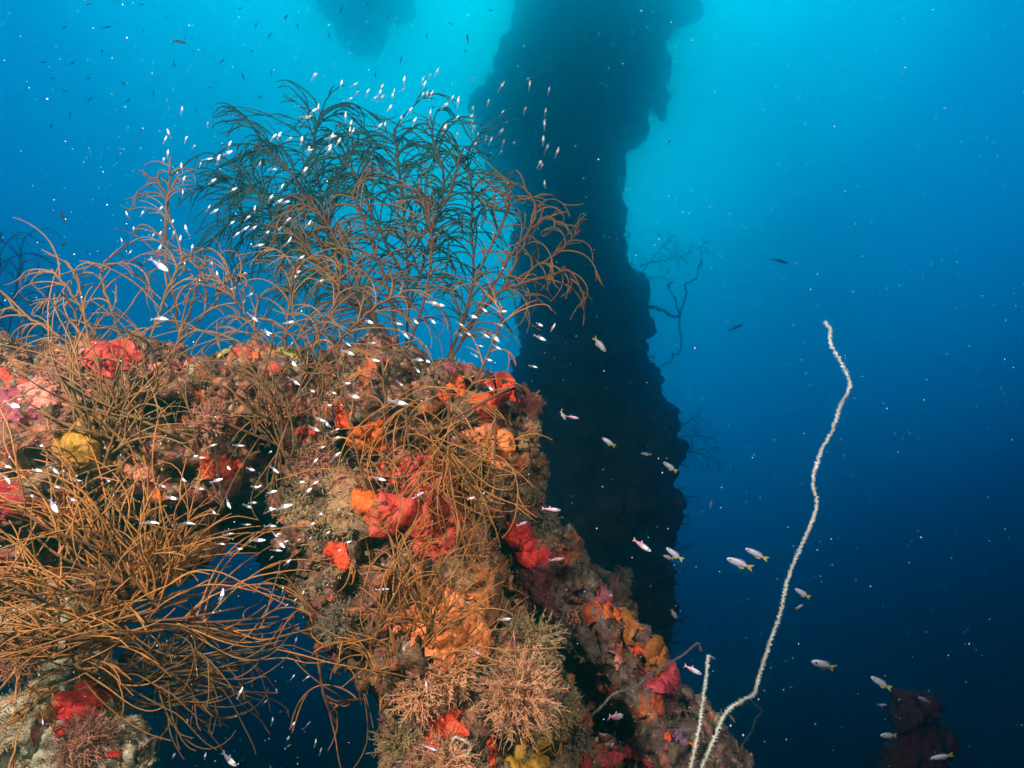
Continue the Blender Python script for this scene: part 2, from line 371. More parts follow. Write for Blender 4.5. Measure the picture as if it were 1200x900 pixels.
# ------------------------------------------------------------------ sponges, crusts and black shade patches that follow the surface under them
COVER = np.zeros(len(RV), bool)
def sponge(px, py, rx, ry, mat, label, h=.010, cat='sponge', name='encrusting_sponge', lump=.5, rot=0):
    loc, nor, d = onreef(px, py)
    c = np.array(loc); R1, R2 = M(rx*1.18, d), M(ry*1.18, d)
    rel = RV - c
    ca, sa = math.cos(rot), math.sin(rot)
    ax = np.array(CX)*ca + np.array(CY)*sa; ay = -np.array(CX)*sa + np.array(CY)*ca
    u = rel @ ax / R1; v = rel @ ay / R2; w = rel @ np.array(CZ) / max(R1, R2) / 1.3
    q = np.sqrt(u*u + v*v + w*w)
    near = np.where(q < 1.7)[0]
    if len(near) < 12: return None
    seed = px*.37 + py*.11
    edge = np.array([1 + .38*vnoise(RV[i]/(.7*max(R1,R2)), seed) + .10*vnoise(RV[i]/(.25*max(R1,R2)), seed+5) for i in near])
    t = q[near] / edge
    keep = np.zeros(len(RV), bool); keep[near[t < 1]] = True
    tt = np.full(len(RV), 1.0); tt[near] = t
    fm = keep[RF].all(1)
    if fm.sum() < 6: return None
    if mat not in ('grey', 'tan', 'maroon', 'black', 'olive'): COVER[near[t < .88]] = True
    F = RF[fm]; ids, inv = np.unique(F, return_inverse=True); F = inv.reshape(-1, 4)
    V = RV[ids].astype(float); N = RN[ids].astype(float); tv = tt[ids]
    # relax the fine relief a little, then puff
    E = np.concatenate([F[:, [0,1]], F[:, [1,2]], F[:, [2,3]], F[:, [3,0]]])
    for _ in range(5):
        acc = np.zeros_like(V); cnt = np.zeros(len(V))
        np.add.at(acc, E[:, 0], V[E[:, 1]]); np.add.at(acc, E[:, 1], V[E[:, 0]])
        np.add.at(cnt, E[:, 0], 1); np.add.at(cnt, E[:, 1], 1)
        V2 = acc / cnt[:, None]; wgt = (np.clip(1-tv, 0, 1)*2).clip(0, .7)[:, None]
        V = V*(1-wgt) + V2*wgt
    prof = np.sqrt(np.clip(1 - tv**2, 0, 1))
    lumps = np.array([1 + lump*(vnoise(p/.022, seed) + .6*vnoise(p/.010, seed+3)) for p in V])
    V = V + N * (prof * h * lumps - .0015)[:, None]
    bm = bmesh.new()
    vs = [bm.verts.new(p) for p in V]
    for f in F:
        try: bm.faces.new([vs[k] for k in f])
        except ValueError: pass
    bmesh.ops.subdivide_edges(bm, edges=bm.edges, cuts=1, use_grid_fill=True, smooth=.5)
    bm.normal_update()
    for vv in bm.verts: vv.co += vv.normal * (.0030*noise.noise(vv.co/.010) + .0016*noise.noise(vv.co/.0045) + .0018*(.45-noise.voronoi(vv.co/.011)[0][0]))
    me = bpy.data.meshes.new(name); bm.to_mesh(me); bm.free()
    me.materials.append(SPM[mat]); me.polygons.foreach_set('use_smooth', [True]*len(me.polygons))
    o = bpy.data.objects.new(name, me); COL.objects.link(o)
    # origin at the base
    me.transform(Matrix.Translation(-loc)); o.location = loc
    return tag(o, label, cat)

S = [
 # px, py, rx, ry, material, label, height
 (132,425,26,30,'pinkred','bright pinkish red sponge on top of the beam under fine strands',.016),
 (118,405,22,12,'pink','dusty pink crust along the beam top beside the pinkish red sponge',.006),
 (210,432,34,12,'pink','long dull pink crust along the beam above the black hollow',.006),
 (104,520,30,32,'yellow','large mustard yellow sponge on the beam front behind brown strands',.014),
 (188,514,9,7,'yellow','tiny bright yellow sponge next to the black hollow',.008),
 (22,592,34,26,'deepred','deep red sponge low on the beam at its cut off end',.012),
 (82,592,30,20,'redorange','red orange sponge between the deep red sponge and yellow sponge',.012),
 (255,545,22,17,'redorange','red orange sponge on the beam above the small blue gap',.012),
 (182,580,15,11,'orange','small round orange sponge under the beam beside a pink lump',.012),
 (170,560,14,12,'pink','small pink lump above the round orange sponge',.012),
 (232,580,32,13,'pink','wide rose pink crust under the red orange sponge by the gap',.010),
 (318,488,16,16,'salmon','salmon lump at the bend of the beam under a coral stem',.014),
 (358,508,14,10,'redorange','small coral red sponge beside the pale hairy patch',.010),
 (404,492,14,24,'redorange','upright red orange sponge above the bright orange drooping sponge',.012),
 (428,512,24,24,'orange','bright orange drooping sponge over a black hole',.018),
 (448,548,9,14,'redorange','red drip shaped lump hanging under the orange drooping sponge',.012),
 (497,578,50,56,'pinkred','big pinkish red lumpy sponge wrapped by brown strands',.020),
 (510,628,22,26,'pinkred','lower lobe tapering below the big pinkish red sponge',.014),
 (430,588,26,20,'orange','flat orange sponge with a dark hollow beside the big red sponge',.010),
 (450,610,26,18,'rust','rust orange sponge beneath the flat orange sponge',.012),
 (537,455,13,13,'orange','ball of orange sponge on top of the corner',.018),
 (514,466,14,7,'redorange','thin orange sponge at the foot of the orange ball',.008),
 (568,474,16,16,'redorange','red orange sponge below the zigzag oyster mouth on the corner',.014),
 (570,467,5,4,'yellow','tiny yellow spot sponge in the middle of a red orange sponge',.010),
 (562,502,22,20,'salmon','salmon tinted crust below the oyster on the corner',.008),
 (584,524,18,26,'peach','smooth peach lobe on the side of the corner',.012),
 (608,544,9,9,'rust','small rust orange knob on the edge of the corner',.012),
 (615,470,10,16,'magenta','magenta streaked crust at the tip of the corner',.006),
 (530,430,18,10,'magenta','mauve crust on the crest of the corner',.006),
 (606,630,22,18,'red','vivid red sponge at the top of the sloping brace',.014),
 (622,652,24,14,'red','second vivid red patch just under the first one on the brace',.010),
 (656,655,12,8,'redorange','small orange patch on the brace beside the vivid red sponges',.008),
 (532,738,48,36,'peach','big peach orange sponge lit brightly under hanging strands',.034),
 (478,728,18,20,'salmon','salmon sponge beside the hanging strands and peach sponge',.014),
 (484,752,12,10,'salmon','small salmon lump under the salmon sponge',.012),
 (544,758,16,12,'orange','orange patch at the lower edge of the peach sponge',.024),
 (396,650,16,16,'redorange','red orange patch at the edge of the upright facing the gap',.008),
 (392,700,9,6,'redorange','tiny orange knob hanging low at the edge of the upright',.012),
 (525,848,30,14,'redorange','ruffled red orange sponge among the feathery tufts',.014),
 (508,866,18,16,'redorange','red orange sponge below the ruffled one beside a pale cup',.012),
 (576,880,12,18,'redorange','narrow red orange sponge next to the yellow oyster',.010),
 (618,872,40,22,'yellow','yellow crust around the zigzag oyster mouth at the bottom',.008),
 (718,718,18,11,'orange','glowing orange sponge on the crest of the brace',.014),
 (693,722,14,18,'rust','rust orange sponge running down beside the glowing orange one',.010),
 (713,698,20,12,'magenta','magenta crust plate above the glowing orange sponge',.010),
 (738,728,13,28,'amber','amber brown lobed sponge along the outer edge of the brace',.016),
 (764,765,20,18,'amber','round amber brown sponge bulging from the outer edge of the brace',.022),
 (747,764,10,11,'redorange','small ring shaped red orange sponge on the brace',.012),
 (722,764,9,16,'pink','pink finger shaped crust between orange sponges on the brace',.010),
 (706,802,26,12,'rust','dull orange sponge over the dark recess of the brace',.012),
 (702,826,14,14,'rust','dull orange knob inside the dark recess',.012),
 (780,795,26,18,'crimson','crimson pink mound with pale spots on the brace',.016),
 (786,784,13,9,'salmon','pale salmon cap on the crimson pink mound',.020),
 (772,826,14,16,'rust','speckled rust sponge below the crimson pink mound',.008),
 (782,862,8,9,'redorange','small orange sponge between purple crust and overhang',.010),
 (796,864,12,10,'purple','purple crust near the foot of the white whip corals',.010),
 (810,872,10,7,'orange','little orange sponge at the foot of the shorter white whip',.010),
 (730,882,36,10,'crimson','long crimson crust on the ledge at the bottom of the brace',.008),
 (688,888,14,18,'deepred','dark red crust at the inner foot of the brace',.010),
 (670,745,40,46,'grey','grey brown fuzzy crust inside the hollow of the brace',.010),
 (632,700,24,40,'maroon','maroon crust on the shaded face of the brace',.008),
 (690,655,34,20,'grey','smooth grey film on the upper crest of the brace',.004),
 (92,826,26,22,'red','red sponge above the pale fluffy tuft on the leg',.014),
 (40,856,14,16,'red','curved red sponge on the pale knobbly leg block',.010),
 (152,884,22,10,'red','bright red sponge wedge on the lowest edge of the leg',.014),
 (52,838,14,12,'mustard','mustard sponge tucked between red sponges on the leg',.010),
 (252,414,20,9,'lime','yellow green crust on the beam crest',.010),
 (345,416,26,8,'lime','long yellow green crust on the beam crest near the corner lumps',.010),
 (300,420,12,9,'orange','small orange crust on the beam crest between the green ones',.008),
 (435,432,12,10,'rust','dark orange spot on the brown crest lump',.008),
 (180,488,20,24,'black','glossy painted black shade in the beam hollow',.016),  # this and the next black patches paint shade into the carved hollows
 (140,485,14,12,'black','painted black shade beside the glossy black one in the beam hollow',.012),
 (215,478,26,10,'black','flat black painted-shade patch under the long pink crust',.008),
 (305,512,16,12,'black','black painted-shade patch at the bend of the beam above the gap',.008),
 (322,556,18,24,'black','black painted-shade patch beside the pale upright facing the gap',.010),
 (424,530,16,12,'black','black painted-shade patch in the hole under the orange sponge',.004),
 (455,575,18,11,'black','black painted-shade patch between the orange and pinkish red sponges',.008),
 (540,485,30,14,'grey','grey brown crust at the throat of the corner',.008),
 (560,560,9,16,'olive','olive green patch in the hollow beside the peach lobe',.008),
 (400,590,22,30,'tan','tan crust on the lit edge of the upright',.008),
 (520,690,36,30,'tan','tan rough crust below the big pinkish red sponge',.010),
 (355,560,18,26,'tan','pale tan crust at the beam end near the gap',.008),
 (60,455,44,20,'pink','dull rose crust on the beam face under the orange strands',.006),
 (20,480,34,26,'magenta','dusty mauve crust on the beam face',.005),
]
for s in S: sponge(*s)

# pale cup sponge
def cup(px, py, r, label):
    loc, nor, d = onreef(px, py); R = M(r, d)
    ax = (nor*.5 + CZ + CY*.2).normalized(); q = ax.to_track_quat('Z', 'Y').to_matrix()
    V = []; F = []; k = 28
    prof = [(0.55,-.3), (.75,.1), (.95,.5), (1.02,.78), (.94,.86), (.80,.78), (.62,.45), (.4,.15), (.02,.05)]
    for i, (rr, z) in enumerate(prof):
        for j in range(k):
            a = j/k*2*math.pi; w = 1 + .10*math.sin(3*a+1) + .07*math.sin(7*a)
            V.append(loc + q @ Vector((rr*w*R*math.cos(a), rr*w*R*math.sin(a), z*R + .12*R*math.sin(2*a)*(i > 1))))
    for i in range(len(prof)-1):
        for j in range(k): F.append((i*k+j, i*k+(j+1)%k, (i+1)*k+(j+1)%k, (i+1)*k+j))
    o = mesh_obj('cup_sponge', [tuple(v) for v in V], F, SPM['white']); o.data.transform(Matrix.Translation(-loc)); o.location = loc
    tag(o, label, 'sponge')
cup(541, 872, 13, 'pale grey cup sponge between the red orange sponges and the yellow oyster')
cup(706, 872, 11, 'dull cream cup sponge in the shadow at the inner foot of the brace')

# zigzag oysters: two valves with a toothed lip and a black gap
def oyster(px, py, w, ang, matkey, label, teeth=3, amp=.30, hgt=.7):
    loc, nor, d = onreef(px, py); R = M(w, d)
    root = empty('zigzag_oyster', loc); tag(root, label, 'oyster')
    f = (CZ*1.0 + nor*.15 + CY*.1).normalized()
    x = CX*math.cos(ang) + CY*math.sin(ang); x = (x - f*x.dot(f)).normalized(); y = f.cross(x)
    base = loc + f*R*.42
    def tri(u): return abs(((u*teeth + .5) % 1)*2 - 1)*2 - 1
    def valve(sgn, name, m):
        V = []; F = []; nu, nv = 49, 9
        for i in range(nu):
            u = i/(nu-1)
            for j in range(nv):
                v = j/(nv-1); fade = (1-v)**.6
                edge = tri(u)*amp*R*fade*(math.sin(math.pi*u)**.3)
                wdt = (u-.5)*2*R*(1-.35*v)
                bulge = math.sin(math.pi*min(1, max(0, u)))**.5
                yy = edge + sgn*(.10*R*bulge + v*hgt*R*bulge)
                zz = R*(.35*(1-v)**.5*bulge - .55*v) + .05*R*tri(u*1.0)*fade
                p = base + x*wdt + y*yy + f*zz
                V.append(p + Vector((noise.noise(p/.008), noise.noise(p/.008+Vector((5,0,0))), noise.noise(p/.008+Vector((0,7,0)))))*.0016)
        n0 = len(V)
        for i in range(nu):
            for j in range(nv): V.append(V[i*nv+j] - f*R*.12 + y*(-sgn)*0 )
        for i in range(nu-1):
            for j in range(nv-1):
                a, b, c, e = i*nv+j, (i+1)*nv+j, (i+1)*nv+j+1, i*nv+j+1
                F.append((a, b, c, e)); F.append((a+n0, e+n0, c+n0, b+n0))
            F.append((i*nv, i*nv+n0, (i+1)*nv+n0, (i+1)*nv))
        o = mesh_obj(name, [tuple(v) for v in V], F, m, root)
        o.data.polygons.foreach_set('use_smooth', [True]*len(o.data.polygons))
    valve(1, 'upper_valve', SPM[matkey]); valve(-1, 'lower_valve', SPM[matkey])
    # dark flesh between the valves
    V = []; F = []
    for i in range(25):
        u = i/24
        for j in range(5):
            v = (j/4-.5); V.append(base + x*(u-.5)*1.8*R + y*(v*R*.9) + f*R*(-.02 - .1*abs(v)))
    for i in range(24):
        for j in range(4): F.append((i*5+j, (i+1)*5+j, (i+1)*5+j+1, i*5+j+1))
    mesh_obj('mantle', [tuple(v) for v in V], F, SPM['black'], root)
oyster(586, 456, 27, math.radians(-28), 'redorange', 'orange crusted zigzag oyster gaping on the corner tip', 2, .36)
oyster(630, 868, 27, math.radians(-18), 'yellow', 'yellow crusted zigzag oyster gaping among tufts at the bottom', 2, .34)

# ------------------------------------------------------------------ turf and crust that nobody could count
def turf(name, n, col_mat, lmin, lmax, thr, seed, label, rad=.0007, box=None, up=.3):
    r = np.random.default_rng(seed)
    cen = RV[RF].mean(1); nor = RN[RF].mean(1); nor /= np.linalg.norm(nor, axis=1, keepdims=True)+1e-9
    view = -cen / np.linalg.norm(cen, axis=1, keepdims=True)
    ok = (nor*view).sum(1) > -.35
    rel = cen @ np.array(CM); dd = -rel[:, 2]; px = 600 + rel[:, 0]/dd/TAN*600; py = 450 - rel[:, 1]/dd/TAN*600
    ok &= (px > -60) & (px < 1240) & (py > 300) & (py < 960)
    ok &= ~COVER[RF].any(1)
    if box is not None: ok &= box(px, py)
    idx = np.where(ok)[0]
    idx = r.choice(idx, min(n*3, len(idx)*3))
    keep = np.array([noise.noise(Vector(cen[i]/.05) + Vector((seed*3.1, 0, 0))) + .5*noise.noise(Vector(cen[i]/.018) + Vector((0, seed, 0))) > thr for i in idx])
    idx = idx[keep][:n]; k = len(idx)
    base = cen[idx] + (r.random((k, 3)) - .5)*.006
    d = nor[idx] + (r.random((k, 3))-.5)*1.3 + np.array([0, 0, up*.5]); d /= np.linalg.norm(d, axis=1, keepdims=True)
    d2 = d + (r.random((k, 3))-.5)*1.1; d2 /= np.linalg.norm(d2, axis=1, keepdims=True)
    L = (lmin + (lmax-lmin)*r.random(k)**2)[:, None]
    P = [base - d*.001, base + d*L*.5, base + d*L*.5 + d2*L*.5]
    a = np.cross(d, r.random((k, 3))-.5); a /= np.linalg.norm(a, axis=1, keepdims=True)+1e-9; b = np.cross(d, a)
    V = np.empty((k, 7, 3))
    for lv, rr in ((0, rad*1.3), (1, rad)):
        for j in range(3):
            an = j*2.0944; V[:, lv*3+j] = P[lv] + rr*(math.cos(an)*a + math.sin(an)*b)
    V[:, 6] = P[2]
    tris = []
    for j in range(3):
        j2 = (j+1) % 3; tris += [(j, j2, 3+j2), (j, 3+j2, 3+j), (3+j, 3+j2, 6)]
    T = (np.array(tris)[None] + (np.arange(k)*7)[:, None, None]).reshape(-1, 3)
    o = mesh_obj(name, V.reshape(-1, 3), T, col_mat)
    return tag(o, label, 'turf', kind='stuff')
turf('turf_growth', 26000, M_TUFT['brown'], .003, .010, -.05, 3, 'short brown algal turf coating the encrusted wreck')
turf('turf_growth', 10000, M_TUFT['tan'], .003, .009, .10, 4, 'short cream fuzzy turf speckling the encrusted wreck')
turf('turf_growth', 6000, M_TUFT['pinkish'], .003, .009, .12, 5, 'short pinkish fuzzy turf speckling the encrusted wreck')
turf('turf_growth', 9000, M_TUFT['tan'], .006, .017, -.1, 6, 'longer tan hairs on the pale lit edge of the upright', box=lambda x, y: (x > 335) & (x < 420) & (y > 490) & (y < 700))
turf('turf_growth', 8000, M_TUFT['grey'], .006, .018, -.1, 7, 'grey brown hairs on the bottom corner of the upright', box=lambda x, y: (x > 560) & (x < 690) & (y > 770))
turf('turf_growth', 5000, M_TUFT['tan'], .004, .012, -.2, 8, 'tan hairs on the pale knobbly leg', box=lambda x, y: (x < 170) & (y > 770))
turf('turf_growth', 7000, M_TUFT['tan'], .004, .012, -.1, 9, 'bristly tan hairs on the corner tip', box=lambda x, y: (x > 520) & (x < 640) & (y < 590))
def mast_growth(i, n, lmin, lmax, rad, seed):
    r = np.random.default_rng(seed); _, V0, F0, N0 = MASTP[i]
    cen = V0[F0].mean(1); nor = N0[F0].mean(1); idx = r.choice(len(cen), n); t = Tubes()
    for j in idx:
        d = unit(nor[j] + r.normal(size=3)*.5); l = r.uniform(lmin, lmax)
        t.add(np.array([cen[j], cen[j] + d*l*.5, cen[j] + unit(d + r.normal(size=3)*.4)*l]), [rad, rad*.8, rad*.3], 3)
    o = t.build('growth', M_TOWER, mast); o['kind'] = 'stuff'
mast_growth(0, 5000, .03, .13, .006, 51); mast_growth(1, 3500, .06, .22, .010, 52)
# knobs: barnacles, tubeworms and rubble bits
def knobs(n, mat, label, seed, rmin, rmax, thr):
    r = np.random.default_rng(seed)
    bm = bmesh.new(); bmesh.ops.create_icosphere(bm, subdivisions=1, radius=1); bm.verts.ensure_lookup_table()
    U = np.array([v.co[:] for v in bm.verts]); Fc = np.array([[v.index for v in f.verts] for f in bm.faces]); bm.free()
    cen = RV[RF].mean(1); idx = r.choice(np.where(~COVER[RF].any(1))[0], n*3)
    keep = [noise.noise(Vector(cen[i]/.06) + Vector((seed, 0, 0))) > thr for i in idx]; idx = idx[keep][:n]; k = len(idx)
    R = (rmin + (rmax-rmin)*r.random(k)**3)[:, None, None]
    V = cen[idx][:, None, :] + U[None]*R*(1 + .5*(r.random((k, len(U), 1))-.5))*(.6 + .8*r.random((k, 1, 3)))
    T = (Fc[None] + (np.arange(k)*len(U))[:, None, None]).reshape(-1, 3)
    tag(mesh_obj('rubble_crust', V.reshape(-1, 3), T, mat), label, 'crust', kind='stuff')
knobs(2000, SPM['tan'], 'cream knobs and shell bits stuck over the wreck', 21, .0012, .0055, .05)
knobs(1800, SPM['grey'], 'dark grey brown knobs stuck over the wreck', 22, .0012, .007, .05)
knobs(900, SPM['magenta'], 'mauve coralline knobs stuck over the wreck', 23, .0012, .006, .15)
knobs(500, SPM['white'], 'white specks of tubeworm and shell on the wreck', 24, .0010, .0035, .1)
knobs(500, SPM['rust'], 'orange specks of sponge on the wreck', 25, .0012, .005, .15)

# ------------------------------------------------------------------ feathery tufts (hydroids / soft polyps)
def tuft(px, py, r, key, label, n=150, lift=.2, spread=1.0):
    loc, nor, d = onreef(px, py); R = M(r, d); acc = Tubes(); rd = np.random.default_rng(int(px*7+py))
    c = np.array(loc); n0 = unit(np.array(nor)*.6 + np.array(CZ)*.5 + np.array(CY)*lift)
    for _ in range(int(n*1.8)):
        v = unit(n0*.75 + unit(rd.normal(size=3))*spread); L = R*rd.uniform(.55, 1.1)
        b = c + unit(rd.normal(size=3))*R*.18
        side = unit(np.cross(v, rd.normal(size=3))); s = np.linspace(0, 1, 6)[:, None]
        P = b + v*L*s + side*L*.18*s**2
        acc.add(P, np.linspace(.0009, .0004, 6), 3)
        for q in np.linspace(.25, 1, 13):
            p0 = b + v*L*q + side*L*.18*q*q
            hv = unit(v*.8 + unit(rd.normal(size=3))); hl = R*rd.uniform(.09, .17)
            acc.add(np.array([p0, p0 + hv*hl*.6, p0 + hv*hl + v*hl*.2]), [.0007, .0006, .0003], 3)
    o = acc.build('feathery_tuft', M_TUFT[key]); o.data.transform(Matrix.Translation(-loc)); o.location = loc
    tag(o, label, 'hydroid', 'feathery tufts growing on the wreck')
TF = [(608,812,52,'peach','big round peach feathery tuft beside the dark recess',220),
 (620,752,40,'tan','tan feathery tuft below the maroon face of the brace',130),
 (525,790,38,'peach','peach feathery tuft under the bright peach orange sponge',140),
 (492,812,34,'peach','pale peach feathery tuft on the edge facing the open gap',130),
 (470,872,34,'tan','tan bristly tuft at the lower outer edge of the upright',130),
 (525,892,42,'peach','low peach feathery tuft under the red orange sponges',150),
 (655,832,28,'tan','spiky tan tuft leaning over the dark recess',80),
 (672,872,24,'grey','grey bristly tuft beside the yellow oyster',90),
 (100,870,34,'pinkish','soft pinkish tuft under the red sponge of the leg',150),
 (128,800,26,'grey','grey wispy tuft on the leg top beside the open gap',70),
 (30,760,40,'pinkish','wide pinkish wispy tuft behind the orange strands on the leg',110),
 (352,600,26,'tan','straw coloured tuft on the edge beside the small blue gap',80),
 (372,545,26,'pinkish','hairy pinkish tuft on the bright edge of the upright',90),
 (400,730,30,'grey','grey tuft hanging in the shade under the upright',90),
 (728,678,15,'grey','small grey fan tuft poking above the brace crest',60),
 (640,608,16,'grey','small dusty tuft on the brace just under the corner',60),
 (555,650,26,'pinkish','sparse pink tuft amid the hanging strands',60),
 (250,492,24,'pinkish','mauve lacy tuft on the beam face next to the black hollow',70),
 (75,448,24,'pinkish','mauve lacy tuft on the beam top near the pinkish red sponge',60),
 (672,716,20,'pinkish','pink crumbly tuft along the inner edge of the brace',50)]
for t_ in TF: tuft(*t_)

# ------------------------------------------------------------------ black corals
def sway(P, s, amp=.024, size=.10):
    return P + np.array([[noise.noise(Vector(p)/size), noise.noise(Vector(p)/size + Vector((7, 3, 1))), noise.noise(Vector(p)/size + Vector((2, 9, 4)))] for p in P])*(amp*s)[:, None]
def arc(p0, t0, L, bend, phi, n=13, sag=0.0, wig=.0, rd=rng, power=1.0):
    s = np.linspace(0, 1, n); th = phi*s**power
    D = np.cos(th)[:, None]*t0 + np.sin(th)[:, None]*bend
    D = D + np.array([0, 0, -1])*sag*s[:, None]
    if wig: D = D + rd.normal(size=(n, 3))*wig
    D /= np.linalg.norm(D, axis=1, keepdims=True)
    P = np.vstack([p0, p0 + np.cumsum((D[:-1]+D[1:])/2, 0)*(L/(n-1))])
    return sway(P, s*min(1, L/.1)), unit(np.cross(t0, bend))
def black_coral(label, stems, mats, seed=0, group=None, bdepth=.25, nb=14, bl=.16, r0=.0042, rb=.0021, sag=.35, curl=(.5, 1.9), fine=3, fine_l=.45, k=5, start=.15, dirbias=(0, .5), stemw=.72, cur=-.35):
    """stems: list of photo polylines [(px,py,d),...]; each becomes a branch part carrying its fronds"""
    rd = np.random.default_rng(seed)
    base = W(*stems[0][0]); root = empty('black_coral', base); tag(root, label, 'black coral', group)
    ms, mf = mats
    hold = Tubes(); b0 = np.array(base)
    P = np.array([b0 - np.array(CY)*.03, b0 - np.array(CY)*.012, b0]); hold.add(P, [r0*2.6, r0*1.7, r0*1.3], 8); hold.build('holdfast', ms, root)
    X, Y, Z = map(np.array, (CX, CY, CZ))
    for st in stems:
        pts = [W(*q) for q in st]; n = max(16, 7*len(st))
        C = smooth_path(pts, n); total = np.linalg.norm(np.diff(C, axis=0), axis=1).sum()
        C = C + rd.normal(size=C.shape)*.0012
        tb = Tubes(); tb.add(C, np.linspace(r0*stemw, rb*1.05, n), 6); br = tb.build('branch', ms, root)
        T = np.gradient(C, axis=0); T /= np.linalg.norm(T, axis=1, keepdims=True)
        fr = Tubes()
        m = max(3, int(nb*1.25*total/.35))
        for q in range(m):
            u = start + (1-start)*(q + rd.random()*.8)/m; i = min(n-1, int(u*(n-1)))
            side = 1 if q % 2 else -1
            t = T[i]; nrm = np.cross(t, Z); nrm = unit(nrm)*side
            t0 = unit(t*rd.uniform(.5, 1.1) + nrm*rd.uniform(.3, .8) + Z*rd.normal()*bdepth + (X*dirbias[0]+Y*dirbias[1])*.4)
            # bend: over and down with the current, mostly in the plane of the fan
            bend = unit(-Y*rd.uniform(.3, 1.0) + nrm*rd.uniform(-.2, .7) + X*cur*rd.uniform(.2, 1) + Z*rd.normal()*bdepth*1.3)
            bend = unit(bend - t0*bend.dot(t0))
            L = bl*1.3*rd.uniform(.4, 1.15)*(1 - .35*u); phi = rd.uniform(*curl)*1.4
            A, ref = arc(C[i], t0, L, bend, phi, 14, sag*rd.random(), .03, rd, 1.25)
            fr.add(A, np.linspace(rb*.80, rb*.34, 14), k, ref)
            TA_ = np.gradient(A, axis=0); TA_ /= np.linalg.norm(TA_, axis=1, keepdims=True)
            for w in range(rd.poisson(fine*1.2)):
                j = rd.integers(1, 11); s2 = unit(np.cross(TA_[j], Z))*(1 if rd.random() < .65 else -1)*side
                tt = unit(TA_[j]*1.0 + s2*rd.uniform(.2, .6) + Z*rd.normal()*bdepth)
                bb = unit(np.cross(np.cross(tt, bend + rd.normal(size=3)*.25), tt))
                A2, ref2 = arc(A[j], tt, L*fine_l*rd.uniform(.5, 1.5), bb, rd.uniform(.4, 1.7), 9, sag*.6*rd.random(), .03, rd)
                fr.add(A2, np.linspace(rb*.66, rb*.3, 9), max(3, k-1), ref2)
        fr.build('fronds', mf, br)
    return root
G = 'bushy black corals growing on the wreck'
# tall green brown bush behind the beam
D1 = 1.72
black_coral('tall dark green bushy black coral whose curled crown rises highest above the beam',
  [[(468,430,D1),(420,350,D1),(388,290,D1+.05),(374,220,D1+.1),(368,165,D1+.1),(378,128,D1+.1)],
   [(440,390,D1),(380,320,D1-.05),(330,262,D1),(300,225,D1),(268,222,D1)],
   [(440,380,D1),(372,312,D1),(318,270,D1+.1),(280,250,D1+.1)],
   [(400,300,D1),(365,240,D1),(330,190,D1),(300,168,D1)],
   [(385,270,D1),(400,200,D1+.1),(420,165,D1+.1)]],
  (M_BC_STEM, M_BC_GREEN), 1, G, nb=15, bl=.22, r0=.0056, rb=.0036, fine=2.9, curl=(.6, 2.2), dirbias=(-.15,.6))
D2 = 1.60
black_coral('tall green brown black coral with straight red stems next to the mast',
  [[(476,430,D2),(478,340,D2),(474,260,D2),(468,200,D2+.05),(462,150,D2+.05)],
   [(478,360,D2),(505,280,D2+.05),(520,210,D2),(500,140,D2)],
   [(520,430,D2),(552,350,D2),(553,270,D2),(552,215,D2),(535,170,D2)],
   [(476,330,D2),(440,260,D2),(420,210,D2),(400,185,D2)],
   [(478,300,D2),(520,240,D2-.1),(540,180,D2-.1)]],
  (M_BC_STEM, M_BC_GREEN), 2, G, nb=14, bl=.19, r0=.0052, rb=.0033, fine=2.8, curl=(.6, 2.2), dirbias=(.05,.5))
D3 = 1.38
black_coral('golden brown black coral with dense drooping crown in the middle of the thicket',
  [[(462,430,D3),(430,350,D3),(400,290,D3),(375,250,D3),(350,238,D3)],
   [(470,420,D3),(455,340,D3),(430,270,D3),(412,225,D3)],
   [(468,410,D3),(400,330,D3-.05),(350,290,D3-.05)],
   [(470,430,D3),(500,340,D3),(505,270,D3),(490,220,D3)]],
  (M_BC_STEM, M_BC_BROWN), 3, G, nb=15, bl=.15, r0=.0048, rb=.0029, fine=2.6, curl=(.5, 2.2), dirbias=(-.3,.4))
D4 = 1.30
black_coral('brown black coral reaching sideways with open hooked loops against the dark mast',
  [[(500,470,D4),(535,410,D4),(575,350,D4),(620,318,D4),(655,295,D4),(678,270,D4)],
   [(540,400,D4),(580,330,D4),(612,280,D4),(640,255,D4),(655,262,D4)],
   [(560,370,D4),(590,340,D4-.04),(640,325,D4-.04),(668,318,D4-.04),(668,345,D4-.04)],
   [(510,455,D4),(538,390,D4),(560,320,D4),(590,260,D4),(598,225,D4)],
   [(590,340,D4),(612,290,D4),(628,245,D4),(608,216,D4),(588,230,D4)]],
  (M_BC_STEM, M_BC_BROWN), 4, G, nb=9, bl=.12, r0=.0042, rb=.0026, fine=1.6, curl=(.5, 2.3), dirbias=(.35,.25))
black_coral('slim tan black coral with one tall stem topped by a drooping plume',
  [[(212,420,1.3),(205,350,1.32),(192,280,1.34),(198,230,1.35),(200,185,1.35)],
   [(194,280,1.34),(196,235,1.35),(186,215,1.35),(168,203,1.35)],
   [(210,400,1.3),(230,340,1.3),(240,300,1.3)]],
  (M_BC_BROWN, M_BC_TAN), 5, G, nb=7, bl=.10, r0=.0036, rb=.0024, fine=1.0, curl=(.7, 1.9), start=.35, dirbias=(-.7,.2))
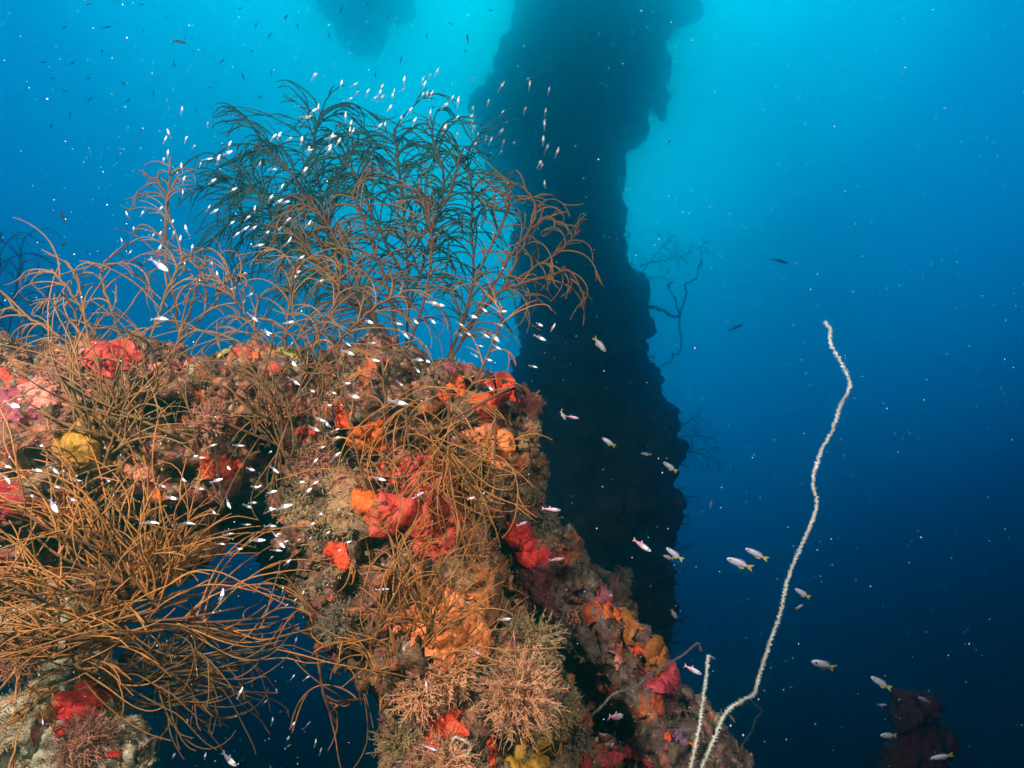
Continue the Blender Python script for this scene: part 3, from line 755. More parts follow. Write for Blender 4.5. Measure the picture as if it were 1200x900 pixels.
black_coral('wide tan black coral with arching strands on the beam crest',
  [[(150,440,1.12),(110,390,1.1),(85,345,1.1),(60,315,1.1)],
   [(155,435,1.12),(130,360,1.12),(118,320,1.12),(128,302,1.12)],
   [(160,440,1.12),(185,370,1.14),(205,320,1.14),(215,300,1.14)],
   [(165,440,1.12),(240,370,1.16),(265,330,1.16),(290,320,1.16)],
   [(150,440,1.1),(80,400,1.06),(30,370,1.06),(10,360,1.06)]],
  (M_BC_BROWN, M_BC_TAN), 6, G, nb=12, bl=.145, r0=.0034, rb=.0022, fine=1.5, curl=(.7, 2.1), dirbias=(-.15,.5))
black_coral('tan brown black coral spreading between the plume and the tall bushes',
  [[(330,470,1.1),(335,400,1.12),(340,350,1.14),(345,310,1.14)],
   [(328,470,1.1),(300,390,1.12),(275,350,1.14),(250,325,1.14)],
   [(332,460,1.1),(370,400,1.12),(395,350,1.14),(400,310,1.14)],
   [(330,480,1.1),(390,410,1.1),(440,360,1.12),(480,340,1.12)]],
  (M_BC_STEM, M_BC_TAN), 7, G, nb=13, bl=.15, r0=.0040, rb=.0023, fine=1.6, curl=(.5, 2.0))
black_coral('brown black coral rooted on the big red sponge with strands reaching up',
  [[(440,610,1.02),(452,540,1.04),(450,470,1.06),(448,420,1.08)],
   [(442,610,1.02),(490,530,1.04),(540,470,1.06),(575,410,1.08),(590,360,1.1)],
   [(438,605,1.02),(415,520,1.04),(400,450,1.06),(390,400,1.08)],
   [(445,600,1.02),(500,560,1.0),(545,530,1.0),(580,545,1.0)],
   [(440,615,1.02),(410,650,1.02),(440,690,1.0),(470,730,1.0)]],
  (M_BC_STEM, M_BC_ORANGE), 8, G, nb=9, bl=.11, r0=.0036, rb=.0020, fine=1.2, curl=(.5, 2.4))

def strand_coral(label, root_px, ends, mats, seed, n=40, rb=.0015, spread=36, curl=.35, length_jit=.25, k=5, group=G, droop=.05, fine=.6, foot=.05):
    """whip-like tuft: many long smooth strands leaving one foot; ends = photo points they head for"""
    rd = np.random.default_rng(seed); base = W(*root_px); root = empty('black_coral', base); tag(root, label, 'black coral', group)
    ms, mf = mats; b0 = np.array(base)
    hold = Tubes(); hold.add(np.array([b0 + np.array(CZ)*-.03, b0 + np.array(CZ)*-.01, b0]), [.010, .007, .004], 8); hold.build('holdfast', ms, root)
    for ei, e in enumerate(ends):
        st = Tubes(); main = np.array(W(e[0], e[1], e[2])); b0 = np.array(base) + (np.array(CX)*rd.normal() + np.array(CY)*rd.normal()*.7)*foot
        mid = b0*.5 + main*.5 + np.array(CZ)*.03
        P = smooth_path([b0, b0*.7+main*.3 + np.array(CZ)*.02, mid, b0*.2+main*.8 + np.array(CZ)*.02], 12); st.add(P, np.linspace(.0027, rb, 12), 6); br = st.build('branch', ms, root)
        fr = Tubes()
        for q in range(int(n*1.05) // len(ends)):
            i = int(rd.beta(1.0, 1.6)*11); p0 = P[i]
            tgt = np.array(W(e[0] + rd.normal()*spread, e[1] + rd.normal()*spread, e[2] + rd.normal()*.05))
            v = tgt - p0; L = np.linalg.norm(v)*(1 + rd.uniform(-length_jit, length_jit)) + .02
            t0 = unit(v + rd.normal(size=3)*.25*np.linalg.norm(v))
            upw = t0.dot(np.array(CY))
            bend = rd.normal(size=3)*.55 + np.array(CY)*(-1.0 if upw > .1 else rd.choice([-.9, .6])) + np.array(CX)*rd.normal()*.5; bend = unit(bend - t0*bend.dot(t0))
            phi = min(2.3, (abs(rd.normal())*1.2 + .6)*(curl/.35)**.5)
            L = min(L*(1 + .06*phi*phi), .26)
            t1 = unit(t0*math.cos(phi/2) - bend*math.sin(phi/2))
            b1 = unit(t0*math.sin(phi/2) + bend*math.cos(phi/2))
            A, ref = arc(p0, t1, L, b1, phi, 16, droop, .03, rd, rd.choice([.8, 1.0, 1.6]))
            rel = A @ np.array(CM); qx = 600 - rel[:, 0]/rel[:, 2]/TAN*600; qy = 450 + rel[:, 1]/rel[:, 2]/TAN*600
            if ((qx > 628) & (qy < 640)).any() or (qx > 668).any(): continue
            fr.add(A, np.linspace(rb, rb*.5, 16), k, ref)
            TA_ = np.gradient(A, axis=0); TA_ /= np.linalg.norm(TA_, axis=1, keepdims=True)
            for w in range(rd.poisson(fine)):
                j = rd.integers(4, 13); tt = unit(TA_[j] + rd.normal(size=3)*.35); bb = rd.normal(size=3); bb = unit(bb - tt*bb.dot(tt))
                A2, r2 = arc(A[j], tt, L*rd.uniform(.2, .5), bb, rd.uniform(.2, 1.2), 10, droop, .015, rd)
                fr.add(A2, np.linspace(rb*.9, rb*.45, 10), k, r2)
        fr.build('fronds', mf, br)
    return root
OB = (M_BC_STEM, M_BC_ORANGE); TB = (M_BC_STEM, M_BC_BROWN)
strand_coral('bright orange brown black coral spraying long strands at the outer edge of the beam', (140,700,.92),
   [(-20,560,.86),(-30,640,.84),(0,690,.84),(20,600,.9),(60,560,.94),(110,590,.96),(140,610,.96),(185,610,.97),(-10,740,.84)], OB, 21, n=110, spread=22, fine=.8)
strand_coral('orange brown black coral sweeping out over the open gap', (150,700,.94),
   [(260,690,.96),(330,700,.98),(375,715,1.0),(230,640,.98),(280,620,1.0),(200,600,.98)], OB, 22, n=64, spread=20, fine=.9)
strand_coral('brown black coral hanging in a tangle below the open gap strands', (140,775,.98),
   [(230,770,.98),(300,790,1.0),(330,770,1.0),(395,810,1.02),(250,740,1.0),(210,830,1.0),(270,835,1.0)], TB, 23, n=62, spread=20, fine=1.2)
strand_coral('orange brown black coral fanning over the leg from a low foot', (75,765,.90),
   [(-20,780,.86),(0,730,.86),(30,720,.88),(20,830,.86),(70,700,.9),(120,720,.9),(140,790,.92),(30,700,.88)], OB, 24, n=90, spread=22, fine=.8)
strand_coral('tan black coral on the beam face with loose upright strands', (140,520,.98),
   [(30,470,.96),(40,420,.98),(90,380,1.0),(100,440,.98),(160,400,1.0),(190,430,1.0),(60,540,.95),(200,500,.98),(130,610,.95)], (M_BC_BROWN, M_BC_TAN), 25, n=80, spread=26, fine=.7)
strand_coral('brown black coral on the beam bend with upright strands', (330,520,1.04),
   [(260,430,1.06),(300,400,1.08),(345,420,1.06),(380,410,1.08),(290,470,1.04),(230,470,1.04),(320,590,1.04)], (M_BC_STEM, M_BC_BROWN), 26, n=56, spread=24, fine=.6)
strand_coral('yellow brown black coral curling down over the big peach sponge', (470,785,.96),
   [(470,640,.96),(500,620,.96),(540,640,.96),(570,690,.98),(440,730,.94),(420,780,.94),(590,740,.98),(520,680,.94)], OB, 27, n=90, rb=.0014, spread=26, curl=.7, fine=.8)
strand_coral('yellow brown black coral looping across the corner and the red sponge', (540,500,1.02),
   [(560,560,1.0),(600,610,1.02),(530,620,.98),(490,560,1.0),(460,530,1.0),(520,580,.98),(580,600,1.0)], OB, 28, n=70, rb=.0012, spread=22, curl=.9, fine=.7)
strand_coral('thin brown black coral dangling over the bottom of the open gap', (385,765,1.02),
   [(405,860,1.02),(370,800,1.02),(330,720,1.02),(400,790,1.0)], OB, 29, n=14, rb=.0014, spread=14, curl=.5, fine=.5)
black_coral('dark shadowy black coral far out beyond the end of the beam',
   [[(0,430,2.6),(12,380,2.6),(20,330,2.6),(25,290,2.6)], [(0,430,2.6),(-10,370,2.6),(0,310,2.6),(-5,270,2.6)], [(5,420,2.6),(45,370,2.6),(60,330,2.6)], [(40,430,2.6),(80,390,2.6),(110,370,2.6)]],
   (M_BC_FAR, M_BC_FAR), 31, None, nb=8, bl=.26, r0=.005, rb=.0026, fine=2.5, dirbias=(-.2,.4))
black_coral('dim lacy coral bush growing sideways from the far mast near its loop whips',
   [[(752,310,7.4),(780,305,7.4),(805,298,7.4),(830,282,7.4)], [(752,320,7.4),(775,290,7.4),(790,275,7.4)], [(750,330,7.4),(770,325,7.4),(785,328,7.4)]],
   (M_BC_FAR, M_BC_FAR), 32, None, nb=6, bl=.22, r0=.007, rb=.0036, fine=2.5, k=4, dirbias=(.3,.2))
black_coral('dim lacy coral bush growing sideways low on the far mast',
   [[(785,520,6.1),(810,510,6.1),(840,515,6.1)], [(785,530,6.1),(815,530,6.1),(845,545,6.1)], [(785,515,6.1),(805,495,6.1),(820,488,6.1)]],
   (M_BC_FAR, M_BC_FAR), 33, None, nb=6, bl=.24, r0=.007, rb=.0036, fine=2.5, k=4, dirbias=(.3,.1))

# ------------------------------------------------------------------ whip corals
def whip(name, label, pts, r, mat, seed, polyps=0, plen=.004, group=None):
    P = smooth_path([W(*p) for p in pts], 12*len(pts)); rd = np.random.default_rng(seed)
    n = len(P); P = P + rd.normal(size=P.shape)*r*.22
    root = empty(name, Vector(P[0])); tag(root, label, 'whip coral', group)
    t = Tubes(); t.add(P, np.linspace(r*1.15, r*.75, n), 10); stem = t.build('stem', mat, root)
    if polyps:
        a = Tubes(); T = np.gradient(P, axis=0); T /= np.linalg.norm(T, axis=1, keepdims=True)
        seg = np.linalg.norm(np.diff(P, axis=0), axis=1); cum = np.concatenate([[0], np.cumsum(seg)])
        for q in range(polyps):
            s = cum[-1]*(q + rd.random())/polyps; i = min(n-2, int(np.searchsorted(cum, s))-1); i = max(i, 0)
            p = P[i] + T[i]*(s - cum[i]); v = rd.normal(size=3); v = unit(v - T[i]*v.dot(T[i]))
            l = plen*rd.uniform(.6, 1.2); a.add(np.array([p, p + v*(r + l*.5), p + v*(r + l) + T[i]*l*.3]), [plen*.2, plen*.15, plen*.08], 4)
        f = a.build('polyp_fringe', mat, stem); f['kind'] = 'stuff'
    return root
dW = 1.12
main = [(820,905),(836,868),(850,836),(868,822),(884,812),(891,788),(904,748),(915,716),(921,688),(930,660),(946,625),(957,592),(953,562),(962,530),(975,505),(985,475),(996,451),(986,425),(973,402),(973,386),(966,377)]
whip('whip_coral', 'long white whip coral rising in bends from the foot of the brace', [(x, y, .98 + (dW - .98)*min(1, max(0, (905-y)/120))) for x, y in main], .0011, M_WHIP, 41, 1900, .0033)
whip('whip_coral', 'short straight white whip coral beside the long one', [(808,905,.96),(818,860,.97),(824,820,.98),(828,790,1.0),(830,768,1.0)], .0011, M_WHIP, 42, 480, .0028)
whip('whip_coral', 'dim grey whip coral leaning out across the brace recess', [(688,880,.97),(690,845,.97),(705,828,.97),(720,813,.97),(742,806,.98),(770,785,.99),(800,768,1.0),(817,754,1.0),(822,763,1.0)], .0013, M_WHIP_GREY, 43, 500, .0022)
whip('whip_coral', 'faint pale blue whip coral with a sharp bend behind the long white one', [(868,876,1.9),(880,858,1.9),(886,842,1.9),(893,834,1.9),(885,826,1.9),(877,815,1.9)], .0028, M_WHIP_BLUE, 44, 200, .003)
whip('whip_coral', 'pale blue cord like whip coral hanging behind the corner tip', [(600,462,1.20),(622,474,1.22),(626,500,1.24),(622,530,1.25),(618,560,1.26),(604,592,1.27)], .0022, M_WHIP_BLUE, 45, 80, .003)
whip('whip_coral', 'pale twig like whip coral lying over the yellow oyster', [(612,898,.92),(622,880,.92),(628,868,.92),(636,850,.92)], .0020, M_WHIP_GREY, 46, 60, .002)
D5 = 6.6
far_root = empty('branching_whip_coral', W(750,357,D5)); tag(far_root, 'dark branching whip coral forming loops off the side of the far mast', 'whip coral')
for pts, rr in (([(748,357),(760,359),(770,362),(780,366),(786,371),(797,370)], .020), ([(797,370),(802,352),(804,340),(803,334),(812,328),(818,322),(819,312),(822,303)], .010),
              ([(797,370),(793,358),(790,348),(784,340),(784,333),(790,332)], .009), ([(797,370),(796,385),(799,398),(796,414),(788,416),(786,424),(774,428)], .009)):
    P = smooth_path([W(x, y, D5) for x, y in pts], 8*len(pts)); P += rng.normal(size=P.shape)*.008
    t = Tubes(); t.add(P, np.linspace(rr, rr*.7, len(P)), 6); t.build('branch', M_BC_FAR, far_root)

# ------------------------------------------------------------------ fish
def fish_mesh(h=.24, w=.13, n=16, k=10, belly=.12, taper=.10):
    """body along +X, head at +.5; loft of ellipses"""
    V = []; F = []
    for i in range(n):
        u = i/(n-1); x = .5 - u*.84
        prof = (math.sin(math.pi*min(1, u*.92+.03))**.7)*(1-.25*u) ; prof = max(prof, taper*(u > .6))
        if i == 0: prof = .06
        for j in range(k):
            a = j/k*2*math.pi; z = math.sin(a)*h*.5*prof; 
            if z < 0: z *= 1 + belly
            V.append((x, math.cos(a)*w*.5*prof, z + .01*(1-u)))
    for i in range(n-1):
        for j in range(k): F.append((i*k+j, (i+1)*k+j, (i+1)*k+(j+1)%k, i*k+(j+1)%k))
    F.append(tuple(range(k))); F.append(tuple(range((n-1)*k, n*k))[::-1])
    return V, F
def fin(outline, th=.006):
    """solid thin fin in the XZ plane"""
    n = len(outline); V = [(x, th, z) for x, z in outline] + [(x, -th, z) for x, z in outline]
    F = [tuple(range(n)), tuple(range(2*n-1, n-1, -1))] + [(i, i+n, (i+1) % n + n, (i+1) % n) for i in range(n)]
    return V, F
def pm(name, c, rough=.4, metal=0, trans=0, alpha=1.0, spec=.5, coat=0):
    m, t, b = new_mat(name); N = t.nodes.new; L = t.links.new
    tc_ = N('ShaderNodeTexCoord'); nz = N('ShaderNodeTexNoise'); nz.inputs['Scale'].default_value = 22; L(tc_.outputs['Object'], nz.inputs['Vector'])
    r = N('ShaderNodeValToRGB'); c = np.array(c); r.color_ramp.elements[0].color = (*(c*.85), 1); r.color_ramp.elements[1].color = (*np.minimum(c*1.1, 1), 1)
    L(nz.outputs['Fac'], r.inputs[0]); L(r.outputs[0], b.inputs['Base Color'])
    b.inputs['Roughness'].default_value = rough; b.inputs['Metallic'].default_value = metal; b.inputs['Alpha'].default_value = alpha
    b.inputs['Specular IOR Level'].default_value = spec
    return m
F_SILVER = pm('silver fish belly', (.92,.90,.95), .3, .0, spec=1.0)
F_CLEAR = pm('translucent fish flesh', (.40,.36,.45), .3, alpha=.3)
F_EYE = pm('fish eye', (.01,.01,.012), .15)
F_DARK = pm('small dark fish', (.05,.06,.065), .6)
F_DAM = pm('pale lilac fish', (.42,.41,.52), .35, spec=.8)
F_YEL = pm('yellow fish fin', (.45,.40,.05), .5, alpha=.9)
F_LAV = pm('lavender fish', (.66,.55,.72), .3, spec=1.0)
F_PINK = pm('pinkish fish', (.62,.30,.36), .3, spec=1.0)

def silver_proto(mats, scale_tail=1):
    V, F = fish_mesh(.25, .15, 14, 8); midx = []
    for f in F:
        xm = sum(V[i][0] for i in f)/len(f); midx.append(0 if xm > .02 else 1)
    off = len(V); tv, tf = fin([(-.32,.02),(-.44,.10),(-.50,.11),(-.44,0),(-.50,-.10),(-.44,-.09),(-.32,-.02)]); V += tv; F += [tuple(i+off for i in f) for f in tf]; midx += [1]*len(tf)
    off = len(V); tv, tf = fin([(.02,.10),(-.10,.20),(-.13,.10)]); V += tv; F += [tuple(i+off for i in f) for f in tf]; midx += [1]*len(tf)
    me = bpy.data.meshes.new('silver_fish'); me.from_pydata(V, [], F)
    # eyes are part of the same tiny body
    bm = bmesh.new(); bm.from_mesh(me); n0 = len(bm.faces)
    for s in (1, -1): bmesh.ops.create_icosphere(bm, subdivisions=1, radius=.035, matrix=Matrix.Translation((.36, s*.045, .03)))
    bm.faces.ensure_lookup_table()
    for f in bm.faces:
        f.smooth = True
    for i, f in enumerate(bm.faces): f.material_index = midx[i] if i < len(midx) else 2
    bm.to_mesh(me); bm.free()
    for m in mats: me.materials.append(m)
    return me
def orient(ang_deg, yaw=0.0, roll=0.0):
    """heading given as screen angle (0 = toward +x of the picture, 90 = up)"""
    a = math.radians(ang_deg)
    f = (CX*math.cos(a) + CY*math.sin(a))*math.cos(yaw) + CZ*math.sin(yaw); f.normalize()
    up = CY*math.cos(a)*(1 if math.cos(a) >= 0 else -1) - CX*math.sin(a)*(1 if math.cos(a) >= 0 else -1)
    if abs(math.cos(a)) < .3: up = CY*.3 + CX*(-math.sin(a))
    y = up.cross(f).normalized(); z = f.cross(y)
    y2 = y*math.cos(roll) + z*math.sin(roll); z2 = f.cross(y2)
    return Matrix((f, y2, z2)).transposed()
SILVER = silver_proto([F_SILVER, F_CLEAR, F_EYE])
def bent(me, k):
    m = me.copy()
    for v in m.vertices: v.co.y += k*(v.co.x - .2)**2; v.co.z *= 1 + k*.15
    return m
SILVERS = [SILVER, bent(SILVER, .55), bent(SILVER, -.55), bent(SILVER, .25)]
PINKF = silver_proto([F_LAV, F_PINK, F_EYE])
SMALLDARK = silver_proto([F_DARK, F_DARK, F_EYE])
def place_small(me, name, px, py, d, Lpx, ang, label, group, cat='fish'):
    if me is SILVER: me = random.choice(SILVERS)
    h = hit(px, py)
    if h and h[2] < d + .04: d = h[2] - .05
    o = bpy.data.objects.new(name, me); COL.objects.link(o)
    L = M(Lpx, d)
    o.matrix_world = Matrix.Translation(W(px, py, d)) @ (orient(ang, random.uniform(-.8, .8), random.uniform(-.5, .5)) @ Matrix.Diagonal((L, L*random.uniform(.8, 1.15), L*random.uniform(.75, 1.1)))).to_4x4()
    return tag(o, label, cat, group)
ZONES = [
 # crop origin x, y, scale, depth range, length px, heading, spread, label, group, points (crop pixels)
 (350,80,3,(1.25,1.6),(11,15),(45,80),'tiny silver fish darting over the curled crowns of the tall black corals','silver fish over the tall black corals',
  '55,25 150,55 195,58 205,85 240,85 180,108 265,108 290,68 285,88 290,105 335,85 330,100 370,45 365,75 435,45 440,60 462,25 485,15 435,95 450,95 465,92 320,140 390,150 405,188 360,178 165,172 183,197 190,225 180,222 115,243 140,260 110,275 105,290 35,290 35,172 55,150 70,143 10,255 20,365 283,205 303,202 462,160 515,130 538,108 513,212 560,120 555,175'),
 (350,80,3,(1.5,1.9),(11,15),(50,95),'tiny silver fish streaking in front of the dark mast','silver fish in front of the mast',
  '613,40 605,180 607,195 615,215 613,145 620,270 632,240 658,250 675,255 666,120 712,65 715,160 710,225 718,265 755,265 712,295 808,38 812,62 880,80 795,145 868,155 863,185 865,200 860,255 873,280 908,298 855,345 848,335 865,410 640,435 595,295 558,235'),
 (0,80,3,(1.2,1.5),(12,16),(15,60),'small bright silver fish massed around the green black coral crown','silver fish around the green crown',
  '728,320 745,398 800,298 767,322 805,270 913,338 960,355 960,243 980,238 1018,248 1060,255 1085,290 1075,172 1100,150 1155,275 1165,240 1070,360 817,428 735,490 755,503 870,525 813,545 830,585 858,567 890,562 938,580 908,623 895,498 990,420 950,458 978,470 1005,470 1010,535 978,567 1085,550 1015,610 1055,668 1145,688 1160,738 1045,718 1030,735 1125,750 858,730 810,780 875,800'),
 (0,80,3,(1.2,1.5),(10,14),(60,110),'small silver fish scattered around the slim drooping plume','silver fish around the plume',
  '595,232 580,252 653,248 682,275 590,302 575,322 638,350 623,372 645,393 643,440 704,338 730,195 675,635 632,605 612,580 655,568 605,543 563,495 500,512 448,517 470,567 537,588 563,583 560,635 430,610 455,650 650,690 765,728 745,690 640,148'),
 (300,350,3,(.98,1.1),(12,18),(-50,5),'silver fish hanging between the thicket stems and the beam bend','silver fish between the thicket stems and beam bend',
  '115,85 38,118 320,158 408,157 410,215 507,300 395,80 492,88 520,122 558,78 620,15 645,22 620,78 570,215 600,218 568,252 715,88 715,125 745,122 800,38 805,127 760,62 838,135 845,170 785,165 770,200 858,92 865,45 820,312 995,90 998,137 975,238 815,215 128,225 135,290 195,323 245,337 270,330 315,298 340,342 252,375 245,437 205,458 225,425'),
 (300,350,3,(1.0,1.08),(9,15),(10,50),'tiny silver fish hovering by the pale edge of the upright','silver fish by the pale edge of the upright',
  '280,462 282,490 228,525 280,552 205,575 180,680 225,760 55,680 8,663 50,540 48,740 155,645 205,650 320,858 75,830 100,855 10,848 290,745 195,795 290,888 150,850'),
 (0,350,3,(.85,.98),(12,19),(-50,20),'silver fish crowding low in front of the beam face','silver fish in front of the beam face',
  '20,590 185,598 225,563 145,517 265,620 262,640 195,660 105,690 250,705 380,640 400,690 265,740 745,517 838,517 683,555 700,560 800,592 760,640 568,658 600,700 700,668 642,635 800,718 870,730 888,718 750,750 803,828 777,862 838,880 880,600 900,662 955,680 950,745 865,795 905,850 950,800 985,860 970,885 965,830 888,65 935,118 1015,85'),
 (0,600,3,(.95,1.15),(8,12),(20,100),'tiny silver fish drifting in the dark open gap under the beam','silver fish in the open gap',
  '1125,10 1097,48 1090,95 1150,75 1010,178 985,217 955,160 805,155 805,78 1065,290 1035,312 1005,330 995,275 1040,412 1040,455 1133,525 1030,580 1080,582 1010,600 985,705 1010,705 1030,748 1080,750 958,735 930,670 973,632 1010,800 1010,825 1127,843 1110,810 738,752 660,740 610,860 720,860'),
]
for ox, oy, sc_, dr, lr, ar, lab, grp, pts in ZONES:
    for tok in pts.split():
        x, y = map(float, tok.split(','))
        place_small(SILVER, 'silver_fish', ox + x/sc_, oy + y/sc_, random.uniform(*dr), random.uniform(*lr)*random.uniform(.78, 1.05), random.uniform(*ar), lab, grp)
# single larger silver fish that can be told apart
for px, py, d, L, a, lab in (
   (186,310,1.05,28,-35,'larger silver fish diving past the foot of the plume'), (187,373,1.0,20,-5,'silver fish crossing level over the beam crest'),
   (15,475,.85,26,-10,'bright silver fish at the outer end of the beam top'), (43,551,.84,16,-8,'silver fish just under the yellow sponge'),
   (8,561,.84,18,-40,'silver fish nosing down over the deep red sponge'), (62,592,.84,24,-45,'long silver fish slanting down beside the red orange sponge'),
   (177,612,.86,24,-5,'silver fish under the round orange sponge'), (218,613,.88,22,-18,'silver fish under the wide rose crust'),
   (408,413,1.0,18,-25,'silver fish in front of the brown crest lump'), (466,472,.98,26,-15,'long silver fish below the crest lumps pointing at the orange ball'),
   (332,594,1.0,22,15,'silver fish beside the straw coloured tuft'), (321,550,1.0,18,-30,'sparkling silver fish before the black painted-shade patch facing the gap'),
   (260,700,.9,22,100,'silver fish standing head down among the sweeping strands'), (281,812,.92,14,70,'plump silver fish under the tangle in the gap'),
   (268,890,.95,24,-40,'slim lavender fish diving at the bottom of the gap'), (444,561,.96,18,-15,'silver fish between the two orange sponges')):
    place_small(SILVER, 'silver_fish', px, py, d, L, a, lab, 'silver fish around the beam')
for px, py, d, L, a, lab in (
   (646,597,1.05,24,-8,'lavender fish above the top of the sloping brace'), (612,614,1.05,18,10,'lavender fish in front of the first vivid red sponge'),
   (652,656,1.05,24,-5,'lavender fish crossing the brace crest by the small orange patch'), (557,764,.9,22,-40,'lavender fish slanting across the peach orange sponge'),
   (448,691,.95,18,8,'pink fish beside the dangling strands and grey tuft'), (592,726,.98,18,0,'pink fish below the maroon face of the brace'),
   (504,877,.9,20,-20,'lavender fish above the low peach tuft'), (722,840,.98,34,-28,'large lavender fish in the dark recess of the brace'),
   (812,785,1.05,22,-25,'lavender fish beside the crimson pink mound'), (490,581,.95,20,35,'pale fish against the big pinkish red sponge'),
   (545,706,.98,12,-10,'tiny pink fish among the hanging strands'), (50,845,.85,12,-30,'tiny pink fish between the leg block and its red sponge'),
   (500,805,.9,14,100,'violet fish head up by the pale peach tuft'), (595,786,.9,10,5,'tiny pink fish over the big round peach tuft'),
   (466,893,.9,14,-25,'tiny pink fish by the tan bristly tuft'), (670,489,1.25,18,-10,'lilac fish hanging before the mast by the corner tip'),
   (752,639,1.2,27,-30,'lilac silver fish diving before the foot of the mast'), (552,584,.95,10,20,'tiny silver fish at the side of the olive hollow'),
   (648,384,1.3,12,60,'thin pale fish alone in front of the mast above the corner')):
    place_small(PINKF, 'slender_fish', px, py, d, L, a, lab, 'lavender fish around the brace and tufts')
# yellow tailed damselfish: built once with parts, then copied
def damsel():
    root = empty('damselfish', (0,0,0))
    V, F = fish_mesh(.34, .17, 18, 12, .05, .16); mesh_obj('body', V, F, F_DAM, root)
    V, F = fin([(-.30,.04),(-.42,.11),(-.56,.15),(-.46,0),(-.56,-.14),(-.42,-.10),(-.30,-.04)]); mesh_obj('tail_fin', V, F, F_YEL, root, smooth=False)
    V, F = fin([(.20,.13),(.10,.18),(-.08,.20),(-.24,.15),(-.22,.07)]); mesh_obj('dorsal_fin', V, F, F_CLEAR, root, smooth=False)
    V, F = fin([(.02,-.15),(-.10,-.21),(-.25,-.15),(-.22,-.07)]); mesh_obj('anal_fin', V, F, F_YEL, root, smooth=False)
    for s in (1, -1):
        bm = bmesh.new(); bmesh.ops.create_icosphere(bm, subdivisions=2, radius=.034); me = bpy.data.meshes.new('eye'); bm.to_mesh(me); bm.free(); me.materials.append(F_EYE)
        o = bpy.data.objects.new('eye', me); COL.objects.link(o); o.parent = root; o.location = (.355, s*.055, .035)
    return root
proto = damsel(); first = True
def place_damsel(px, py, L, a, d, lab):
    global first
    if first: r = proto; first = False
    else:
        r = proto.copy(); COL.objects.link(r)
        for ch in [c for c in proto.children]:
            c = ch.copy(); COL.objects.link(c); c.parent = r
    Lm = M(L*.98, d)
    r.matrix_world = Matrix.Translation(W(px, py, d)) @ (orient(a, random.uniform(-.35, .35), random.uniform(-.3, .3)) @ Matrix.Diagonal((Lm, Lm, Lm*random.uniform(.82, 1.02)))).to_4x4()
    tag(r, lab, 'fish', 'yellow tailed damselfish in open water')
for args in ((703,404,22,-50,1.5,'yellow tailed damselfish diving before the middle of the mast'),
   (713,518,18,148,1.5,'yellow tailed damselfish before the mast nosing up below the lilac fish'),
   (785,547,19,145,1.6,'yellow tailed damselfish at the mast edge beside the low lacy bush'),
   (757,532,12,175,2.2,'dim greenish damselfish before the mast next to its low edge'),
   (790,649,23,145,1.3,'yellow tailed damselfish nosing up at the mast foot'),
   (783,653,14,160,1.45,'small damselfish half hidden behind one at the mast foot'),
   (866,660,30,162,1.15,'plump yellow tailed damselfish lower of the pair near the long whip'),
   (886,649,27,155,1.2,'yellow tailed damselfish upper of the pair near the long whip'),
   (790,720,15,-60,1.5,'small damselfish diving between the brace and the open water'),
   (940,695,19,150,1.3,'damselfish just off the middle bend of the long whip'),
   (937,711,11,20,1.5,'tiny dark damselfish under the one by the whip bend'),
   (964,779,36,158,1.1,'biggest yellow tailed damselfish alone in dark water'),
   (1032,800,26,150,1.25,'yellow tailed damselfish above the stubby dark post'),
   (1083,820,17,155,1.6,'small damselfish before the top of the dark post'),
   (1034,826,10,10,1.8,'tiny yellow damselfish at the shoulder of the dark post'),
   (1041,862,24,170,1.3,'damselfish level beside the waist of the dark post'),
   (1103,887,25,200,1.25,'damselfish head down at the bottom of the dark post'),
   (833,591,9,80,2.0,'tiny dim yellow damselfish upright in open water'),
   (834,770,10,-30,1.6,'tiny dark damselfish at the tip of the short white whip'),
   (858,842,12,-55,1.5,'thin pale damselfish beside the faint blue whip'),
   (660,487,12,-60,1.5,'small dim damselfish behind the lilac fish by the mast')):
    place_damsel(*args)
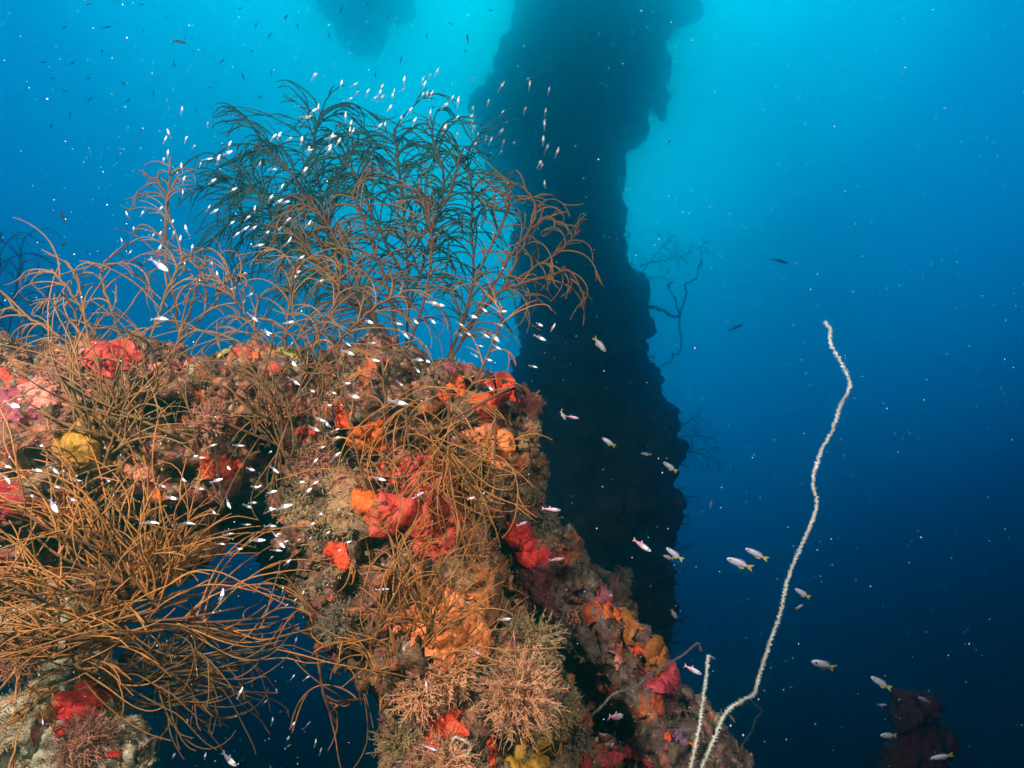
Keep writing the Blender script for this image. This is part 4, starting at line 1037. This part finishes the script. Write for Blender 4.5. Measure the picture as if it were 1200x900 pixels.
# small dark fish far up in the bright water
DK = '103,5 166,5 75,32 125,32 168,36 202,50 217,44 205,77 225,60 260,72 285,90 300,30 316,42 335,20 50,73 62,92 85,74 104,92 128,85 145,98 76,107 105,117 82,135 165,154 203,75 246,103 305,114 60,148 318,86 386,42 349,31 281,10 455,20 500,42 528,28 548,45 575,12 470,70 440,88 400,12 430,5 545,60 266,132 262,134 150,118 120,60 180,110 230,130 295,60 195,20'
for i, tok in enumerate(DK.split()):
    x, y = map(float, tok.split(','))
    place_small(SMALLDARK, 'small_fish', x*1.0, y, random.uniform(2.0, 3.2), random.uniform(6, 10), random.choice([60, 75, 100, -60, 20, 150]), 'tiny dark fish speckling the bright water above the reef', 'tiny dark fish high in the bright water')
for px, py, d, L, a, lab in ((210,49,1.7,15,0,'dark slim fish level in the bright water near the top edge'), (74,254,1.8,17,88,'dark fish standing upright in blue water beyond the beam end'),
   (75,286,1.6,18,185,'dark green tinged fish level above the tan black coral'), (100,324,1.5,13,190,'dark fish hiding behind the tan black coral strands'), (30,350,1.5,12,-40,'dark fish among the far shadowy coral strands'),
   (862,384,3.2,18,25,'dim fish silhouette between the mast and the long whip tip'), (914,306,3.4,20,-18,'dim fish silhouette high in open water past the mast'), (783,166,4.5,9,10,'tiny dim fish silhouette beside the mast head')):
    place_small(SMALLDARK, 'dark_fish', px, py, d, L, a, lab, None)

# ------------------------------------------------------------------ suspended specks
def specks():
    r = np.random.default_rng(77); n = 4500
    px = r.uniform(-40, 1240, n); py = r.uniform(-20, 920, n); d = r.uniform(.55, 2.4, n)
    V = np.array([[0,0,1],[.94,0,-.33],[-.47,.82,-.33],[-.47,-.82,-.33]]); T = np.array([[0,1,2],[0,2,3],[0,3,1],[1,3,2]])
    C = np.array([W(a, b, c)[:] for a, b, c in zip(px, py, d)]); s = (.00042 + .0007*r.random(n)**4)
    A = C[:, None, :] + V[None]*s[:, None, None]*(.6+.8*r.random((n, 1, 3)))
    F = (T[None] + (np.arange(n)*4)[:, None, None]).reshape(-1, 3)
    m = pm('suspended speck', (.75,.78,.8), .6)
    tag(mesh_obj('marine_snow', A.reshape(-1, 3), F, m), 'fine pale specks drifting in the water', 'particles', kind='stuff')
specks()

# ------------------------------------------------------------------ the water itself: one even box of haze
def haze():
    x0, x1, y0, y1, z0, z1 = -9, 9, -1.5, 18.6, -5.2, 12.8
    V = [(x, y, z) for x in (x0, x1) for y in (y0, y1) for z in (z0, z1)]
    F = [(0,1,3,2), (4,6,7,5), (0,4,5,1), (2,3,7,6), (0,2,6,4), (1,5,7,3)]
    m = bpy.data.materials.new('water haze'); m.use_nodes = True; t = m.node_tree; t.nodes.clear()
    o_ = t.nodes.new('ShaderNodeOutputMaterial'); v = t.nodes.new('ShaderNodeVolumePrincipled')
    v.inputs['Color'].default_value = (.02, .73, .945, 1); v.inputs['Density'].default_value = .20; v.inputs['Anisotropy'].default_value = .95
    t.links.new(v.outputs[0], o_.inputs['Volume'])
    me = bpy.data.meshes.new('haze'); me.from_pydata(V, [], F); me.materials.append(m)
    ob = bpy.data.objects.new('haze', me); COL.objects.link(ob); ob['kind'] = 'stuff'; ob['label'] = 'blue hazy sea water filling the whole view'
haze()
print('verts', sum(len(o.data.vertices) for o in SC.objects if o.type == 'MESH'), 'reef', len(RV))
